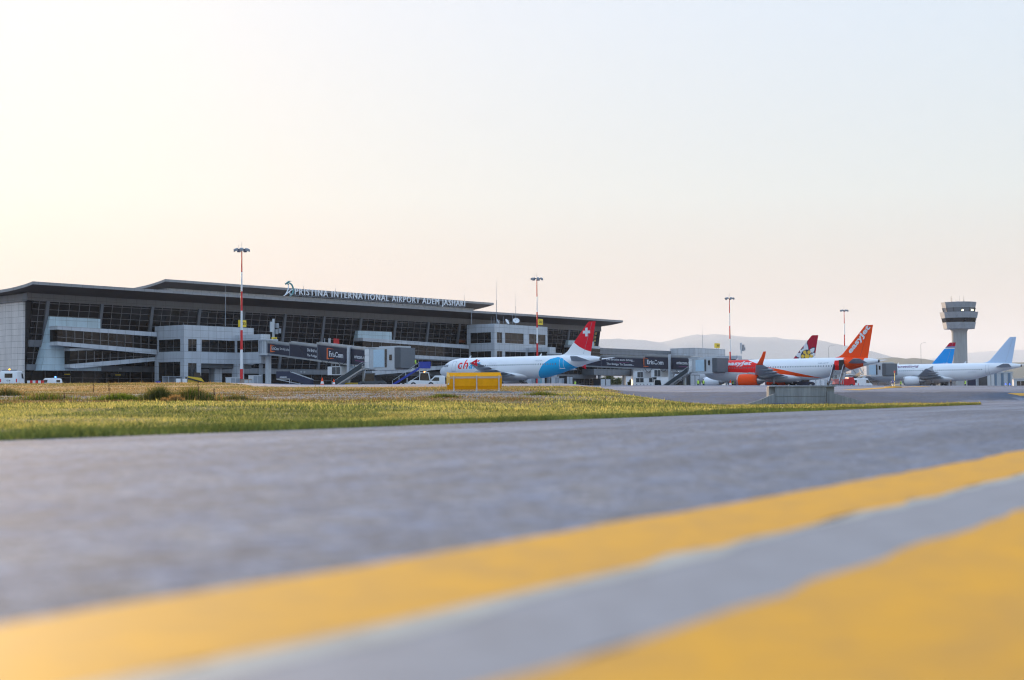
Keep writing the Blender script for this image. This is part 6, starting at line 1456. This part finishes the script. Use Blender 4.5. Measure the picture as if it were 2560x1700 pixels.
for i in range(n): mb.bar((i*w_, 0, 2.0), (i*w_+w_/2, 0, .5), .09, .09); mb.bar((i*w_+w_/2, 0, .5), (i*w_+w_, 0, 2.0), .09, .09); mb.bar((i*w_+w_/2, 0, .5), (i*w_+w_/2, 0, 0), .09, .09)
mb.build('lattice', m_dgrey, r)
a, b = ony(1400, 948, 440), ony(1580, 948, 440); r = thing('panel_fence', 'pale slatted fence beyond the pier', 'fence', (a.x, a.y, 2.0), 0); mb = MB(); n = 60; w_ = (b.x-a.x)/n
for i in range(n): mb.box(i*w_, (i+.82)*w_, 0, .08, .1, 2.6)
mb.build('slats', mat('fence_slats', (.35, .32, .29), .9), r); mb = MB(); mb.box(0, b.x-a.x, .09, .16, .4, .55); mb.box(0, b.x-a.x, .09, .16, 2.1, 2.25); mb.build('rail', m_mgrey, r)
m_tree = leafmat('tree_foliage', None, (.085, .11, .04)); m_bark = mat('bark', (.10, .07, .05), .9)
def tree(px, ytop, Y, wid, label, seed):
    random.seed(seed); t = ony(px, ytop, Y); g_ = 2.0; H = t.z-g_; r = thing('tree', label, 'tree', (t.x, Y, g_), 0, 'trees beyond the apron fence'); wm = wid/F*Y
    mb = MB(); mb.cyl((0, 0, 0), (.1, 0, H*.55), .22, .12, 8)
    for k_ in range(5): a_ = k_*1.3; mb.cyl((.05, 0, H*(.25+.06*k_)), (wm*.3*math.cos(a_), wm*.3*math.sin(a_), H*(.55+.07*k_)), .1, .04, 6)
    mb.build('trunk', m_bark, r); mb = MB(); cl = [(random.gauss(0, wm*.2), random.gauss(0, wm*.18), H*random.uniform(.3, .85), random.uniform(.14, .26)*wm) for _ in range(14)]
    for _ in range(2600):
        cx_, cy_, cz_, rr = random.choice(cl); d = Vector((random.gauss(0, 1), random.gauss(0, 1), random.gauss(0, 1))).normalized()*rr*random.uniform(.5, 1.05)
        p = Vector((cx_, cy_, cz_))+d
        if p.z < .3 or p.z > H: continue
        u_ = Vector((random.gauss(0, 1), random.gauss(0, 1), random.gauss(0, 1))).normalized()*.16; v_ = u_.orthogonal().normalized()*.14; mb.add([p-u_, p+v_, p+u_, p-v_], [(0, 1, 2, 3)])
    mb.build('crown', m_tree, r, fixn=False)
tree(1518, 932, 480, 38, 'broad olive green tree visible under the pier, left one', 1); tree(1541, 937, 482, 30, 'smaller olive green tree just right of the broad one under the pier', 2)
tree(1576, 946, 400, 12, 'dark bushy conifer beside the white site cabin', 3); tree(1505, 940, 470, 16, 'thin pale tree at the left end of the gap under the pier', 4)
def lamp(px, yt, Y, label, arm=1):
    t = ony(px, yt, Y); g_ = 2.0; H = t.z-g_; r = thing('street_lamp', label, 'street lamp', (t.x, Y, g_), 0, 'street lamps beyond the apron'); MB().cyl((0, 0, 0), (0, 0, H), .11, .07, 8).build('post', m_mgrey, r)
    MB().tube([(0, 0, H), (.5*arm, 0, H+.5), (1.3*arm, 0, H+.7)], .05).build('arm', m_mgrey, r); MB().box(min(1.1*arm, 2*arm), max(1.1*arm, 2*arm), -.15, .15, H+.62, H+.78).build('lamp_head', m_lgrey, r)
lamp(2302, 861, 560, 'street lamp standing alone over the pale airliner'); lamp(2071.5, 868, 520, 'street lamp between the flowered tail and the orange tail')
lamp(1514, 933, 430, 'short pale post in front of the trees under the pier', .3)
